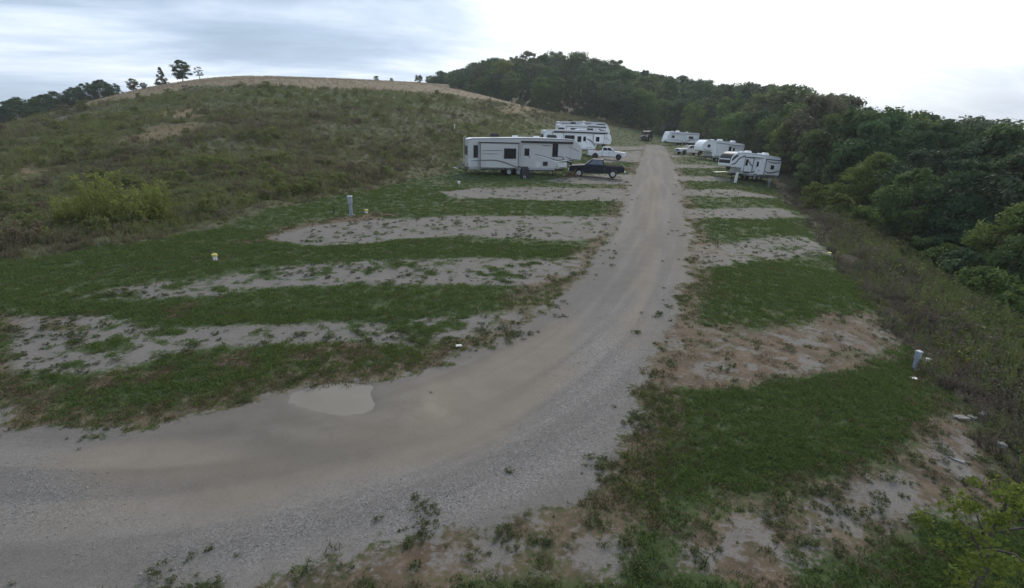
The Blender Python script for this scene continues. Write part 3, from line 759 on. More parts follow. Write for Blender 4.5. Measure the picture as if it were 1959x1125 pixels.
TREES = [
    proto('round_tree', 3, 14, 4.6, 0.16, 90, 95, 0.50, 'round', 0.24),
    proto('broad_tree', 8, 14, 5.2, 0.14, 100, 95, 0.50, 'broad', 0.28),
    proto('tall_tree', 13, 14, 3.7, 0.14, 85, 95, 0.46, 'tall', 0.22),
    proto('open_tree', 21, 14, 4.5, 0.20, 80, 90, 0.46, 'round', 0.22, 0.25, 0.26),
    proto('lumpy_tree', 34, 14, 4.9, 0.12, 70, 130, 0.48, 'broad', 0.26, 0.0, 0.36),
]
CONIFER = proto('conifer', 40, 12, 2.6, 0.04, 120, 70, 0.34, 'cone', 0.18, 0, 0.24)
SPARSE = proto('sparse_tree', 44, 11, 3.0, 0.25, 34, 60, 0.42, 'round', 0.2, 0.35, 0.28)
NEAR = [proto('near_tree', 51, 13, 4.6, 0.05, 150, 130, 0.34, 'broad', 0.24, 0.05, 0.26),
        proto('near_tree_b', 57, 13, 4.2, 0.05, 150, 130, 0.34, 'round', 0.24, 0.05, 0.27)]

def plant_tree(name, pr, x, y, h, color, rz, label, group=None, wide=1.0):
    s = h / pr[2]
    t = empty(name, (x, y, gz(x, y) - 0.15), rz, label, 'tree', group)
    t.scale = (s * wide, s * wide, s)
    c = link('crown', pr[0], t)
    c.color = (*color, 1)
    link('trunk', pr[1], t)
    return t

ORD = ['first', 'second', 'third', 'fourth', 'fifth', 'sixth', 'seventh', 'eighth', 'ninth', 'tenth', 'eleventh', 'twelfth', 'thirteenth',
       'fourteenth', 'fifteenth', 'sixteenth', 'seventeenth', 'eighteenth', 'nineteenth', 'twentieth', 'twenty-first', 'twenty-second',
       'twenty-third', 'twenty-fourth', 'twenty-fifth', 'twenty-sixth', 'twenty-seventh', 'twenty-eighth', 'twenty-ninth', 'thirtieth']
TONES = [((0.030, 0.046, 0.020), 'dark green'), ((0.040, 0.060, 0.022), 'mid green'), ((0.024, 0.040, 0.022), 'deep green'),
         ((0.058, 0.074, 0.022), 'olive green'), ((0.036, 0.046, 0.026), 'dull green')]

def build_wood():
    rs = random.Random(5)
    cnt = {}
    for (row, x, y, h, px, top) in WOOD:
        k = cnt.get(row, 0)
        cnt[row] = k + 1
        w = [5, 4, 4, 2.2, 3] if row else [4, 4, 4, 3, 3]
        col, cn = rs.choices(TONES, w)[0]
        col = tuple(c * rs.uniform(0.88, 1.14) for c in col)
        d = math.hypot(x, y)
        if d < 80 and row:
            col, cn = TONES[2]
            col = tuple(c * rs.uniform(0.78, 0.98) for c in col)
        pr = rs.choice(NEAR) if d < 75 else TREES[rs.randrange(len(TREES))]
        rn = ('front', 'middle', 'rear')[row]
        plant_tree('broadleaf_tree', pr, x, y, h, col, rs.uniform(0, 6.28),
                   f'{cn} broadleaf tree, {ORD[k]} from the left in the wood\'s {rn} row', f'trees in the {rn} row of the wood', rs.uniform(0.9, 1.2))
build_wood()

FAR_LABELS = ['small dark tree at the left end of the far treeline', 'second tree from the left in the far treeline', 'third tree from the left in the far treeline, behind the pale pole',
              'fourth tree from the left in the far treeline', 'fifth tree from the left in the far treeline', 'sixth tree from the left in the far treeline',
              'tall tree near the right end of the far treeline', 'tall rounded tree last but one in the far treeline', 'low tree at the right end of the far treeline',
              'round green tree standing alone right of the far treeline', 'low dark bush left of the pointed conifer on the hilltop', 'pointed dark conifer on the hilltop',
              'biggest round tree on the hilltop beside the conifer', 'thin airy tree right of the biggest hilltop tree', 'squat bush on the field skyline near the middle', 'smaller faint bush on the field skyline, right of the squat one']

def build_far():
    rs = random.Random(9)
    for i, (k, x, y, h, px) in enumerate(FAR):
        pr = {'b': NEAR[i % 2] if i < 9 else TREES[(0, 1, 4)[i % 3]], 'c': CONIFER, 's': SPARSE}[k]
        grp = 'trees of the far treeline on the left' if i < 9 else None
        col = (0.024, 0.040, 0.018) if i < 9 else (0.034, 0.050, 0.022)
        hh = max(h, 3.2 if i < 9 else 1.2)
        plant_tree('conifer' if k == 'c' else ('bush' if i in (10, 14, 15) else 'broadleaf_tree'), pr, x, y, hh, tuple(c * rs.uniform(0.9, 1.15) for c in col), rs.uniform(0, 6), FAR_LABELS[i], grp,
                   1.35 if i < 9 else (1.5 if i > 13 else (1.6 if k == 'c' else 1.3)))
build_far()

# ---- scattered cover
def scatter(name, protos, P, rot, scl, idx, label, cat):
    coll = bpy.data.collections.new(name + '_kinds')
    for i, (me, colr) in enumerate(protos):
        o = bpy.data.objects.new(f'{name}_{chr(97 + i)}', me)
        if colr:
            o.color = (*colr, 1)
        coll.objects.link(o)
    me = bpy.data.meshes.new(name)
    n = len(P)
    me.vertices.add(n)
    me.vertices.foreach_set('co', np.ascontiguousarray(P, dtype=np.float32).ravel())
    for an, typ, key, arr in (('turn', 'FLOAT_VECTOR', 'vector', rot), ('size', 'FLOAT', 'value', scl), ('pick', 'INT', 'value', idx)):
        a = me.attributes.new(an, typ, 'POINT')
        a.data.foreach_set(key, np.ascontiguousarray(arr, dtype=np.int32 if typ == 'INT' else np.float32).ravel())
    o = link(name, me)
    ng = bpy.data.node_groups.new(name, 'GeometryNodeTree')
    ng.interface.new_socket('Geometry', in_out='INPUT', socket_type='NodeSocketGeometry')
    ng.interface.new_socket('Geometry', in_out='OUTPUT', socket_type='NodeSocketGeometry')
    nn, ll = ng.nodes, ng.links
    gi, go = nn.new('NodeGroupInput'), nn.new('NodeGroupOutput')
    ci = nn.new('GeometryNodeCollectionInfo')
    ci.inputs['Collection'].default_value = coll
    ci.inputs['Separate Children'].default_value = True
    ci.inputs['Reset Children'].default_value = True
    ip = nn.new('GeometryNodeInstanceOnPoints')
    ip.inputs['Pick Instance'].default_value = True
    def na(nm, t):
        a = nn.new('GeometryNodeInputNamedAttribute')
        a.data_type = t
        a.inputs['Name'].default_value = nm
        return a.outputs['Attribute']
    er = nn.new('FunctionNodeEulerToRotation')
    ll.new(na('turn', 'FLOAT_VECTOR'), er.inputs[0])
    ll.new(gi.outputs[0], ip.inputs['Points'])
    ll.new(ci.outputs[0], ip.inputs['Instance'])
    ll.new(na('pick', 'INT'), ip.inputs['Instance Index'])
    ll.new(er.outputs[0], ip.inputs['Rotation'])
    ll.new(na('size', 'FLOAT'), ip.inputs['Scale'])
    ll.new(ip.outputs[0], go.inputs[0])
    md = o.modifiers.new('scatter', 'NODES')
    md.node_group = ng
    tag(o, label, cat, kind='stuff')
    return o

def tuft_mesh(name, seed, n, h, spread, width, mat, lean=0.5):
    rs = np.random.RandomState(seed)
    V, F, T = [], [], []
    for i in range(n):
        a = rs.rand() * 6.283
        r = spread * math.sqrt(rs.rand())
        bx, by = math.cos(a) * r, math.sin(a) * r
        hh = h * rs.uniform(0.55, 1.1)
        la = rs.rand() * 6.283
        l = hh * lean * rs.uniform(0.3, 1.2)
        w = width * rs.uniform(0.7, 1.3)
        ta = rs.rand() * 6.283
        ux, uy = math.cos(ta) * w, math.sin(ta) * w
        k = len(V)
        mx, my = bx + math.cos(la) * l * 0.4, by + math.sin(la) * l * 0.4
        V += [(bx - ux, by - uy, -0.01), (bx + ux, by + uy, -0.01), (mx + ux * 0.7, my + uy * 0.7, hh * 0.6), (bx + math.cos(la) * l, by + math.sin(la) * l, hh)]
        F.append((k, k + 1, k + 2, k + 3))
        T += [rs.rand()] * 4
    me = mesh_np(name, V, F, False)
    set_tone(me, np.array(T))
    me.materials.append(mat)
    return me

def weed_mesh(name, seed, stems, h, spread, leaf, mat, head=0):
    """upright weeds: thin stems with leaves along them"""
    rs = np.random.RandomState(seed)
    Cc, Nn, S, T = [], [], [], []
    V, F, T0 = [], [], []
    for s in range(stems):
        a = rs.rand() * 6.283
        r = spread * math.sqrt(rs.rand())
        b = np.array([math.cos(a) * r, math.sin(a) * r, 0])
        hh = h * rs.uniform(0.42, 1.12)
        tip = b + np.array([rs.normal() * 0.12 * hh, rs.normal() * 0.12 * hh, hh])
        tn = rs.rand()
        k = len(V)
        w = 0.012 + 0.006 * h
        V += [tuple(b + [w, 0, 0]), tuple(b - [w, 0, 0]), tuple(tip - [w * .4, 0, 0]), tuple(tip + [w * .4, 0, 0])]
        F.append((k, k + 1, k + 2, k + 3))
        T0 += [tn * 0.6] * 4
        for j in range(int(5 + h * 6)):
            t = rs.uniform(0.12, 1.0)
            p = b + (tip - b) * t
            d = np.array([rs.normal(), rs.normal(), rs.normal() * 0.4])
            d /= np.linalg.norm(d)
            L = leaf * rs.uniform(0.6, 1.3) * (1.15 - 0.5 * t)
            Cc.append(p + d * L * 0.6)
            Nn.append(d * 0.4 + rs.normal(size=3) * 0.5 + [0, 0, 0.6])
            S.append(L * 0.5)
            T.append(np.clip(tn * 0.5 + rs.rand() * 0.5, 0, 1))
        for j in range(head):
            Cc.append(tip + rs.normal(size=3) * leaf * 0.35)
            Nn.append(rs.normal(size=3))
            S.append(leaf * 0.4)
            T.append(1.0)
    v, f, t = quads_from(np.array(Cc), np.array(Nn), np.array(S), 0.5, rs, np.array(T))
    n0 = len(V)
    V = np.r_[np.array(V), v]
    F = np.r_[np.array(F), f + n0]
    me = mesh_np(name, V, F, False)
    set_tone(me, np.r_[np.array(T0), t])
    me.materials.append(mat)
    return me

RNG = np.random.RandomState(77)

def sample(bands, test, margin=4.0, xlim=(-200, 120)):
    """random ground points; density per square metre by distance band; test(masks, x, y) gives the chance to keep"""
    out = []
    for y0, y1, dens in bands:
        w0 = max(xlim[0], -(1.06 * y1 + margin))
        w1 = min(xlim[1], 1.06 * y1 + margin)
        n = int((y1 - y0) * (w1 - w0) * dens)
        x = RNG.uniform(w0, w1, n)
        y = RNG.uniform(y0, y1, n)
        k = np.abs(x) < 1.06 * y + margin
        x, y = x[k], y[k]
        m = ground_masks(x, y)
        keep = RNG.rand(len(x)) < test(m, x, y)
        x, y = x[keep], y[keep]
        z = height(x, y) + relief(x, y, {q: v[keep] for q, v in m.items()})
        out.append(np.c_[x, y, z])
    return np.concatenate(out)

def rand_rot(n, tilt=0.15):
    return np.c_[RNG.normal(size=n) * tilt, RNG.normal(size=n) * tilt, RNG.uniform(0, 6.283, n)]

def lawn_test(m, x, y):
    bare = np.clip(m['gravel'] * 1.5 + m['dirt'] * 0.55 + (m['pid'] >= 0) * 0.25, 0, 1)
    return np.clip(1 - bare, 0, 1) * (1 - 0.45 * m['thin']) * (1 - m['hill']) * (1 - m['bank']) * np.clip(0.95 + fbm(x, y, 3, 0.6, 12) * 0.9, 0.35, 1)

def build_lawn():
    tu = [(tuft_mesh('lawn_tuft', 100 + i, 24, 0.055, 0.13, 0.009, M_LAWN, 1.3), None) for i in range(4)]
    P = sample([(2.5, 9, 170), (9, 16, 120), (16, 26, 60), (26, 45, 20), (45, 90, 6), (90, 165, 1.5)], lawn_test, xlim=(-60, 60))
    d = np.hypot(P[:, 0], P[:, 1])
    s = RNG.uniform(0.6, 1.25, len(P)) * np.clip(0.85 + d / 60, 0.9, 2.0)
    tu += [(tuft_mesh('lawn_tuft', 110 + i, 24, 0.060, 0.13, 0.009, M_LAWN2, 1.2), None) for i in range(3)]
    tu += [(tuft_mesh('lawn_tuft', 120 + i, 20, 0.060, 0.14, 0.008, M_DRY, 1.2), None) for i in range(2)]
    n = len(P)
    mm = ground_masks(P[:, 0], P[:, 1])
    pale = np.clip(0.28 + fbm(P[:, 0], P[:, 1], 4, 0.35, 14) * 1.7, 0, 0.85)
    dry = np.clip(0.04 + mm['dirt'] * 0.8 + mm['thin'] * 0.45 + np.maximum(fbm(P[:, 0], P[:, 1], 3, 0.7, 24) - 0.12, 0) * 1.2, 0, 0.85)
    ix = np.where(RNG.rand(n) < pale, RNG.randint(4, 7, n), RNG.randint(0, 4, n))
    ix = np.where(RNG.rand(n) < dry, RNG.randint(7, 9, n), ix)
    scatter('lawn_grass', tu, P, rand_rot(len(P)), s, ix, 'short green mown grass between the gravel pads', 'grass')
    # ranker dark weeds along gravel edges and through the thin gravel
    wd = [(crown_mesh('rank_weed', 130 + i, 0.07 + 0.02 * i, 0.13 + 0.04 * i, 0.0, 12, 26, 0.032, 'broad', M_RANK, 0.2, 0.42)[0], None) for i in range(3)]
    def test(m, x, y):
        e = np.exp(-(m['road_sd'] + 0.1) ** 2 / 0.55)
        pa = (m['pid'] >= 0) * np.clip(0.35 + fbm(x, y, 3, 0.5, 58) * 1.8, 0.04, 0.8)
        cl = sstep(fbm(x, y, 3, 0.8, 55), 0.02, 0.2)
        return np.clip(e * 0.7 * cl + pa * 0.75 * (m['road_sd'] < -0.2), 0, 1) * (1 - m['hill']) * (1 - m['wet']) * (y < 60)
    P = sample([(2.5, 9, 45), (9, 18, 26), (18, 36, 11), (36, 60, 4)], test, xlim=(-30, 30))
    scatter('edge_weeds', wd, P, rand_rot(len(P)), 0.22 + 0.85 * RNG.rand(len(P)) ** 2, RNG.randint(0, 3, len(P)), 'dark weedy tufts along the gravel edges', 'weeds')
build_lawn()

def build_hill():
    kinds = [(weed_mesh('weed', 200, 7, 0.75, 0.35, 0.15, M_WEED_G), None), (weed_mesh('weed', 201, 8, 0.6, 0.40, 0.13, M_WEED_G), None),
             (weed_mesh('weed', 202, 9, 0.8, 0.40, 0.10, M_WEED_B, 2), None), (weed_mesh('weed', 203, 9, 0.6, 0.42, 0.11, M_WEED_B, 2), None),
             (weed_mesh('weed', 204, 8, 0.6, 0.40, 0.13, M_WEED_S, 1), None), (weed_mesh('weed', 205, 7, 0.8, 0.32, 0.14, M_WEED_Y, 3), None),
             (tuft_mesh('weed', 206, 30, 0.5, 0.35, 0.018, M_WEED_S, 0.8), None), (tuft_mesh('weed', 207, 30, 0.55, 0.35, 0.018, M_WEED_B, 0.8), None),
             (crown_mesh('weed', 208, 1.0, 0.75, 0.02, 22, 40, 0.13, 'broad', M_WEED_G, 0, 0.36)[0], None), (crown_mesh('weed', 209, 0.9, 0.7, 0.02, 22, 40, 0.12, 'broad', M_WEED_B, 0, 0.36)[0], None)]
    def test(m, x, y):
        return m['hill'] * (1 - m['field']) * (1 - 0.85 * m['soilhill']) * (1 - m['bank']) * (m['foot'] > 0.1)
    P = sample([(8, 30, 14), (30, 50, 10), (50, 80, 5.5), (80, 175, 2.4)], test, xlim=(-130, 42))
    x, y = P[:, 0], P[:, 1]
    m = ground_masks(x, y)
    n = len(P)
    g = np.clip(m['greenhill'] * 0.7 + 0.52 + fbm(x, y, 4, 0.12, 44) * 1.3, 0.05, 0.95)
    r = RNG.rand(n)
    idx = np.where(r < g, RNG.choice([0, 1, 4, 6, 0, 4], n), RNG.choice([2, 3, 7, 2, 3, 4], n))
    idx = np.where(RNG.rand(n) < 0.015 + 0.05 * (fbm(x, y, 3, 0.2, 91) > 0.14), 5, idx)
    idx = np.where(RNG.rand(n) < 0.022, np.where(r < g, 8, 9), idx)
    s = RNG.uniform(0.5, 1.1, n) * np.clip(0.9 + fbm(x, y, 3, 0.15, 61) * 1.3, 0.5, 1.5) * np.clip(m['foot'] / 2.5, 0.55, 1)
    s = np.where(m['stubble'] > 0.5, s * 0.5, s)
    scatter('hillside_weeds', kinds, P, rand_rot(n, 0.12), s, idx, 'rough dry and green weeds covering the hillside', 'weeds')
    # bank below the right-hand pads
    kb = [(weed_mesh('weed', 220, 10, 0.7, 0.40, 0.10, M_BANK, 2), None), (weed_mesh('weed', 221, 10, 0.6, 0.42, 0.09, M_BANK, 1), None),
          (tuft_mesh('weed', 222, 34, 0.55, 0.36, 0.016, M_BANK, 0.8), None), (weed_mesh('weed', 223, 8, 0.7, 0.40, 0.13, M_BANKG), None),
          (weed_mesh('weed', 224, 8, 0.85, 0.42, 0.15, M_BANKG), None), (weed_mesh('weed', 225, 7, 0.8, 0.35, 0.13, M_WEED_Y, 2), None)]
    P = sample([(3, 14, 16), (14, 30, 12), (30, 60, 5), (60, 110, 1.6)], lambda m, x, y: m['bank'] * (m['edge'] < 16), xlim=(6, 75))
    m = ground_masks(P[:, 0], P[:, 1])
    n = len(P)
    br = sstep(-(m['edge'] + fbm(P[:, 0], P[:, 1], 3, 0.3, 71) * 4), -5.0, -2.4)
    idx = np.where(RNG.rand(n) < br * 0.9, RNG.choice([0, 1, 2, 0, 3], n), RNG.choice([3, 4, 3, 4, 0], n))
    idx = np.where(RNG.rand(n) < 0.02, 5, idx)
    s = RNG.uniform(0.6, 1.3, n) * np.clip(m['edge'] / 2.0, 0.5, 1.5)
    scatter('bank_weeds', kb, P, rand_rot(n, 0.12), s, idx, 'dry brown weeds on the bank below the pads', 'weeds')
build_hill()

def build_stubble():
    kinds = [(tuft_mesh('stubble', 240 + i, 14, 0.22, 0.30, 0.012, M_STUB, 0.5), None) for i in range(2)]
    P = sample([(85, 130, 1.6), (130, 210, 0.9)], lambda m, x, y: m['field'] * (0.5 + 0.5 * (np.sin((x * 0.91 + y * 0.41) * 3.5) > 0.1)), xlim=(-130, 20))
    n = len(P)
    scatter('field_stubble', kinds, P, rand_rot(n), RNG.uniform(0.6, 1.3, n), RNG.randint(0, 2, n), 'dry stubble covering the field on the hilltop', 'stubble')
build_stubble()

def build_bank_scrub():
    kinds = []
    for i, (a, b, shp) in enumerate((((0.060, 0.078, 0.024), (0.135, 0.155, 0.050), 'tall'), ((0.046, 0.064, 0.022), (0.105, 0.130, 0.044), 'round'), ((0.075, 0.085, 0.026), (0.160, 0.165, 0.052), 'tall'))):
        mt = leaf_mat('scrub_leaves', a, b, 0.4)
        kinds.append((crown_mesh('scrub', 330 + i, 2.2, 0.9, 0.02, 40, 60, 0.17, shp, mt, 0, 0.30)[0], None))
    P = sample([(6, 30, 0.22), (30, 60, 0.12), (60, 95, 0.06)], lambda m, x, y: m['bank'] * sstep(m['edge'] + fbm(x, y, 3, 0.2, 81) * 5, 4.0, 7.0) * (m['edge'] < 18), xlim=(9, 75))
    n = len(P)
    m = ground_masks(P[:, 0], P[:, 1])
    scatter('bank_scrub', kinds, P - np.array([0, 0, 0.1]), rand_rot(n, 0.06), RNG.uniform(0.45, 1.1, n) * np.clip(m['edge'] / 9, 0.6, 1.2), RNG.randint(0, 3, n), 'green scrub and young shoots on the lower bank', 'scrub')
build_bank_scrub()

def build_stones():
    mt = plain_mat('loose_stone', (0.24, 0.225, 0.21), 0.9, 0, 0.2, 0.35, 14)
    kinds = []
    for i in range(4):
        rs = np.random.RandomState(500 + i)
        bm = bmesh.new()
        bmesh.ops.create_icosphere(bm, subdivisions=1, radius=1.0)
        for v in bm.verts:
            v.co = Vector((v.co.x * rs.uniform(0.7, 1.2), v.co.y * rs.uniform(0.6, 1.0), v.co.z * rs.uniform(0.4, 0.8)))
        me = bpy.data.meshes.new('stone')
        bm.to_mesh(me)
        bm.free()
        me.materials.append(mt)
        kinds.append((me, None))
    P = sample([(2.5, 8, 150), (8, 14, 80), (14, 24, 22)], lambda m, x, y: m['gravel'] * np.clip(0.10 + m['coarse'] * 0.9 - m['wet'] - m['tan'] * 0.3 * (1 - m['coarse']), 0, 1) * np.clip(0.55 + fbm(x, y, 3, 0.8, 37) * 2.2, 0.05, 1), xlim=(-25, 18))
    n = len(P)
    s = 0.008 + 0.016 * RNG.rand(n) ** 3
    scatter('loose_gravel', kinds, P + np.c_[np.zeros(n), np.zeros(n), s * 0.2], rand_rot(n, 0.5), s, RNG.randint(0, 4, n), 'loose stones strewn over the gravel road', 'gravel')
build_stones()

def build_undergrowth():
    sh = []
    for i, (c, shp) in enumerate((((0.036, 0.056, 0.020), 'round'), ((0.028, 0.044, 0.020), 'broad'), ((0.050, 0.066, 0.022), 'tall'))):
        mt = leaf_mat('undergrowth_leaves', tuple(v * 1.7 for v in c), tuple(v * 3.3 for v in c), 0.45)
        me, _ = crown_mesh('undergrowth', 300 + i, 3.0, 1.5, 0.02, 45, 60, 0.26, shp, mt, 0, 0.36)
        sh.append((me, None))
    P, S = [], []
    rs = np.random.RandomState(6)
    for row, x, y, h, px, top in WOOD:
        d = math.hypot(x, y)
        for k in range(5 if row == 0 else 3):
            ux, uy = -x / d, -y / d
            q = rs.uniform(-1, 6) if row == 0 else rs.uniform(-4, 4)
            w = rs.normal() * 4.5
            P.append((x + ux * q - uy * w, y + uy * q + ux * w))
            S.append(rs.uniform(0.5, 1.15))
    P = np.array(P)
    m = ground_masks(P[:, 0], P[:, 1])
    keep = ((m['edge'] > 9) | (m['foot'] > 1) | (P[:, 1] > 158)) & (m['road_sd'] < -4)
    keep &= ~((m['foot'] < 0) & (P[:, 1] < 150) & (m['edge'] < 9))
    P, S = P[keep], np.array(S)[keep]
    z = height(P[:, 0], P[:, 1]) - 0.1
    scatter('undergrowth', sh, np.c_[P, z], rand_rot(len(P), 0.05), S, rs.randint(0, 3, len(P)), 'shrubby undergrowth along the foot of the wood', 'undergrowth')
    # the wood goes on behind the rows one can tell apart
    Q, S = [], []
    for x, y, h in BACK:
        Q.append((x, y))
        S.append(h / 14 * 1.02)
    Q = np.array(Q)
    z = height(Q[:, 0], Q[:, 1])
    tp = []
    for i, t in enumerate(TREES):
        c = TONES[i][0]
        me = t[0].copy()
        me.materials.clear()
        me.materials.append(leaf_mat('deep_wood_leaves', tuple(v * 1.7 for v in c), tuple(v * 3.3 for v in c), 0.45))
        tp.append((me, None))
    scatter('distant_wood', tp, np.c_[Q, z], rand_rot(len(Q), 0.02), np.array(S), rs.randint(0, 5, len(Q)), 'deep wood behind the front rows of trees', 'wood')
build_undergrowth()

def shrub(name, label, cat, x, y, h, rad, color, shape, leaf, seed, ncl=40, nl=60, group=None, base=0.05, lump=0.32):
    me, C = crown_mesh(name + '_leaves', seed, h, rad, base, ncl, nl, leaf, shape, M_LEAF, 0, lump)
    t = empty(name, (x, y, sz(x, y) - 0.05), random.Random(seed).uniform(0, 6), label, cat, group)
    c = link('crown', me, t)
    c.color = (*color, 1)
    link('stem', trunk_mesh(name + '_stem', seed, h, 0.03 + 0.012 * h, C, 5), t)
    return t

def goldenrod(label, x, y, h, rad, seed, group):
    me = weed_mesh('goldenrod_foliage', seed, 60, h, rad, 0.19, M_GOLD, 6)
    st = weed_mesh('goldenrod_stems', seed + 50, 20, h * 0.55, rad * 0.9, 0.10, M_WEED_B)
    t = empty('goldenrod_bush', (x, y, sz(x, y) - 0.05), seed * 0.7, label, 'bush', group)
    link('foliage', me, t)
    link('stem', st, t)['kind'] = 'stuff'

def build_shrubs():
    g = 'yellow-green bushes at the foot of the hill'
    for i, (k, h, r) in enumerate((('gold1', 1.3, 0.65), ('gold2', 2.3, 0.95), ('gold3', 1.7, 1.0), ('gold4', 1.9, 0.65))):
        x, y = SHRUB[k]
        goldenrod(('small separate yellow-green bush, leftmost of four at the hill foot', 'tallest yellow-green bush of four at the hill foot',
              'wide yellow-green bush, third from the left at the hill foot', 'narrow yellow-green bush, rightmost of four at the hill foot')[i], x, y, h, r, 400 + i, g)
    gn, gy = (0.040, 0.058, 0.018), (0.050, 0.062, 0.019)
    for i, (k, h, r, c, shp, lab) in enumerate((
            ('s1', 3.4, 1.5, gy, 'tall', 'yellowish sapling on the bank nearest the white fifth-wheel with dark nose'),
            ('s2', 3.0, 1.4, gy, 'tall', 'yellowish sapling second along the bank from the campers'),
            ('s3', 2.6, 1.5, gn, 'round', 'low green bush on the bank beside the brown weed strip'),
            ('s4', 4.6, 1.5, gn, 'cone', 'pointed green sapling standing against the dark wood'),
            ('s8', 3.2, 1.8, gy, 'round', 'olive bush between the yellowish saplings and the pointed sapling'),
            ('s5', 3.0, 1.6, gn, 'tall', 'green bush under the dark hollow of the wood'),
            ('s6', 2.8, 1.6, gn, 'round', 'green bush lower down the bank beneath the big dark trees'),
            ('s7', 3.0, 1.5, gn, 'tall', 'green bush at the far right above the brown bank'))):
        x, y = SHRUB[k]
        shrub('bank_bush', lab, 'bush', x, y, h, r, c, shp, 0.22, 420 + i, 50, 80, 'bushes on the bank below the pads')
    shrub('leafy_sapling', 'yellow-leaved sapling close by at the bottom right corner', 'sapling', 6.55, 5.75, 2.05, 0.75, (0.052, 0.066, 0.014), 'round', 0.070, 450, 46, 40, None, 0.10, 0.24)
build_shrubs()

# ------------------------------------------------------------------ built things
class MB:
    def __init__(self):
        self.V, self.F = [], []
    def add(self, V, F):
        n = len(self.V)
        self.V += [tuple(v) for v in V]
        self.F += [tuple(i + n for i in f) for f in F]
        return self
    def box(self, c, s, rot=None):
        V = []
        for dx in (-.5, .5):
            for dy in (-.5, .5):
                for dz in (-.5, .5):
                    v = Vector((dx * s[0], dy * s[1], dz * s[2]))
                    if rot is not None:
                        v = rot @ v
                    V.append(v + Vector(c))
        return self.add(V, [(0, 1, 3, 2), (4, 6, 7, 5), (0, 4, 5, 1), (2, 3, 7, 6), (0, 2, 6, 4), (1, 5, 7, 3)])
    def hexa(self, bot, top):
        return self.add(list(bot) + list(top), [(3, 2, 1, 0), (4, 5, 6, 7), (0, 1, 5, 4), (1, 2, 6, 5), (2, 3, 7, 6), (3, 0, 4, 7)])
    def prism(self, poly, y0, y1):
        n = len(poly)
        V = [(x, y0, z) for x, z in poly] + [(x, y1, z) for x, z in poly]
        F = [tuple(range(n)), tuple(range(2 * n - 1, n - 1, -1))]
        F += [((i + 1) % n, i, i + n, (i + 1) % n + n) for i in range(n)]
        return self.add(V, F)
    def cyl(self, c, r, w, axis='y', n=18, r2=None):
        r2 = r if r2 is None else r2
        ax = {'x': (1, 2, 0), 'y': (2, 0, 1), 'z': (0, 1, 2)}[axis]
        V = []
        for k, rr in ((-.5, r), (.5, r2)):
            for j in range(n):
                t = 2 * math.pi * j / n
                p = [0, 0, 0]
                p[ax[0]] = math.cos(t) * rr
                p[ax[1]] = math.sin(t) * rr
                p[ax[2]] = k * w
                V.append((p[0] + c[0], p[1] + c[1], p[2] + c[2]))
        F = [(j, (j + 1) % n, n + (j + 1) % n, n + j) for j in range(n)] + [tuple(range(n - 1, -1, -1)), tuple(range(n, 2 * n))]
        return self.add(V, F)
    def tube(self, pts, r, n=6):
        V, F = tube_verts(pts, [r] * len(pts), n)
        k = len(pts)
        F = F + [tuple(range(n - 1, -1, -1)), tuple(range((k - 1) * n, k * n))]
        return self.add(V, F)
    def torus(self, c, R0, r, axis='y', n=22, m=8):
        V, F = [], []
        for i in range(n):
            t = 2 * math.pi * i / n
            for j in range(m):
                u = 2 * math.pi * j / m
                a, b, h = (R0 + r * math.cos(u)) * math.cos(t), (R0 + r * math.cos(u)) * math.sin(t), r * math.sin(u)
                V.append((a + c[0], h + c[1], b + c[2]) if axis == 'y' else (a + c[0], b + c[1], h + c[2]))
        for i in range(n):
            for j in range(m):
                F.append((i * m + j, i * m + (j + 1) % m, ((i + 1) % n) * m + (j + 1) % m, ((i + 1) % n) * m + j))
        return self.add(V, F)
    def ribbon(self, pts, w, y, s, th=0.006):
        """flat decal stripe on a side wall (plane y), following points in x, z; tapers at both ends"""
        n = len(pts)
        P = [Vector((a, 0, b)) for a, b in pts]
        top, bot = [], []
        for i, p in enumerate(P):
            d = (P[min(i + 1, n - 1)] - P[max(i - 1, 0)]).normalized()
            nn = Vector((-d.z, 0, d.x))
            ww = w * (0.25 + 0.75 * math.sin(math.pi * (0.08 + 0.84 * i / (n - 1))))
            top.append(p + nn * ww / 2)
            bot.append(p - nn * ww / 2)
        for i in range(n - 1):
            a = [bot[i], bot[i + 1], top[i + 1], top[i]]
            self.hexa([(v.x, y, v.z) for v in a], [(v.x, y + s * th, v.z) for v in a])
        return self
    def build(self, name, mat, parent=None, bevel=0.0, smooth=False, seg=2):
        me = bpy.data.meshes.new(name)
        me.from_pydata(self.V, [], self.F)
        bm = bmesh.new()
        bm.from_mesh(me)
        bmesh.ops.recalc_face_normals(bm, faces=bm.faces)
        bm.to_mesh(me)
        bm.free()
        if smooth:
            me.polygons.foreach_set('use_smooth', [True] * len(me.polygons))
        me.materials.append(mat)
        o = link(name, me, parent)
        if bevel:
            b = o.modifiers.new('bevel', 'BEVEL')
            b.width = bevel
            b.segments = seg
            b.limit_method = 'ANGLE'
            b.angle_limit = R(30)
        return o

def smooth_curve(pts, k=5):
    out = []
    n = len(pts)
    for i in range(n - 1):
        p0, p1, p2, p3 = pts[max(i - 1, 0)], pts[i], pts[i + 1], pts[min(i + 2, n - 1)]
        for j in range(k):
            t = j / k
            out.append(tuple(0.5 * (2 * p1[q] + (p2[q] - p0[q]) * t + (2 * p0[q] - 5 * p1[q] + 4 * p2[q] - p3[q]) * t * t + (3 * p1[q] - p0[q] - 3 * p2[q] + p3[q]) * t ** 3) for q in (0, 1)))
    out.append(pts[-1])
    return out

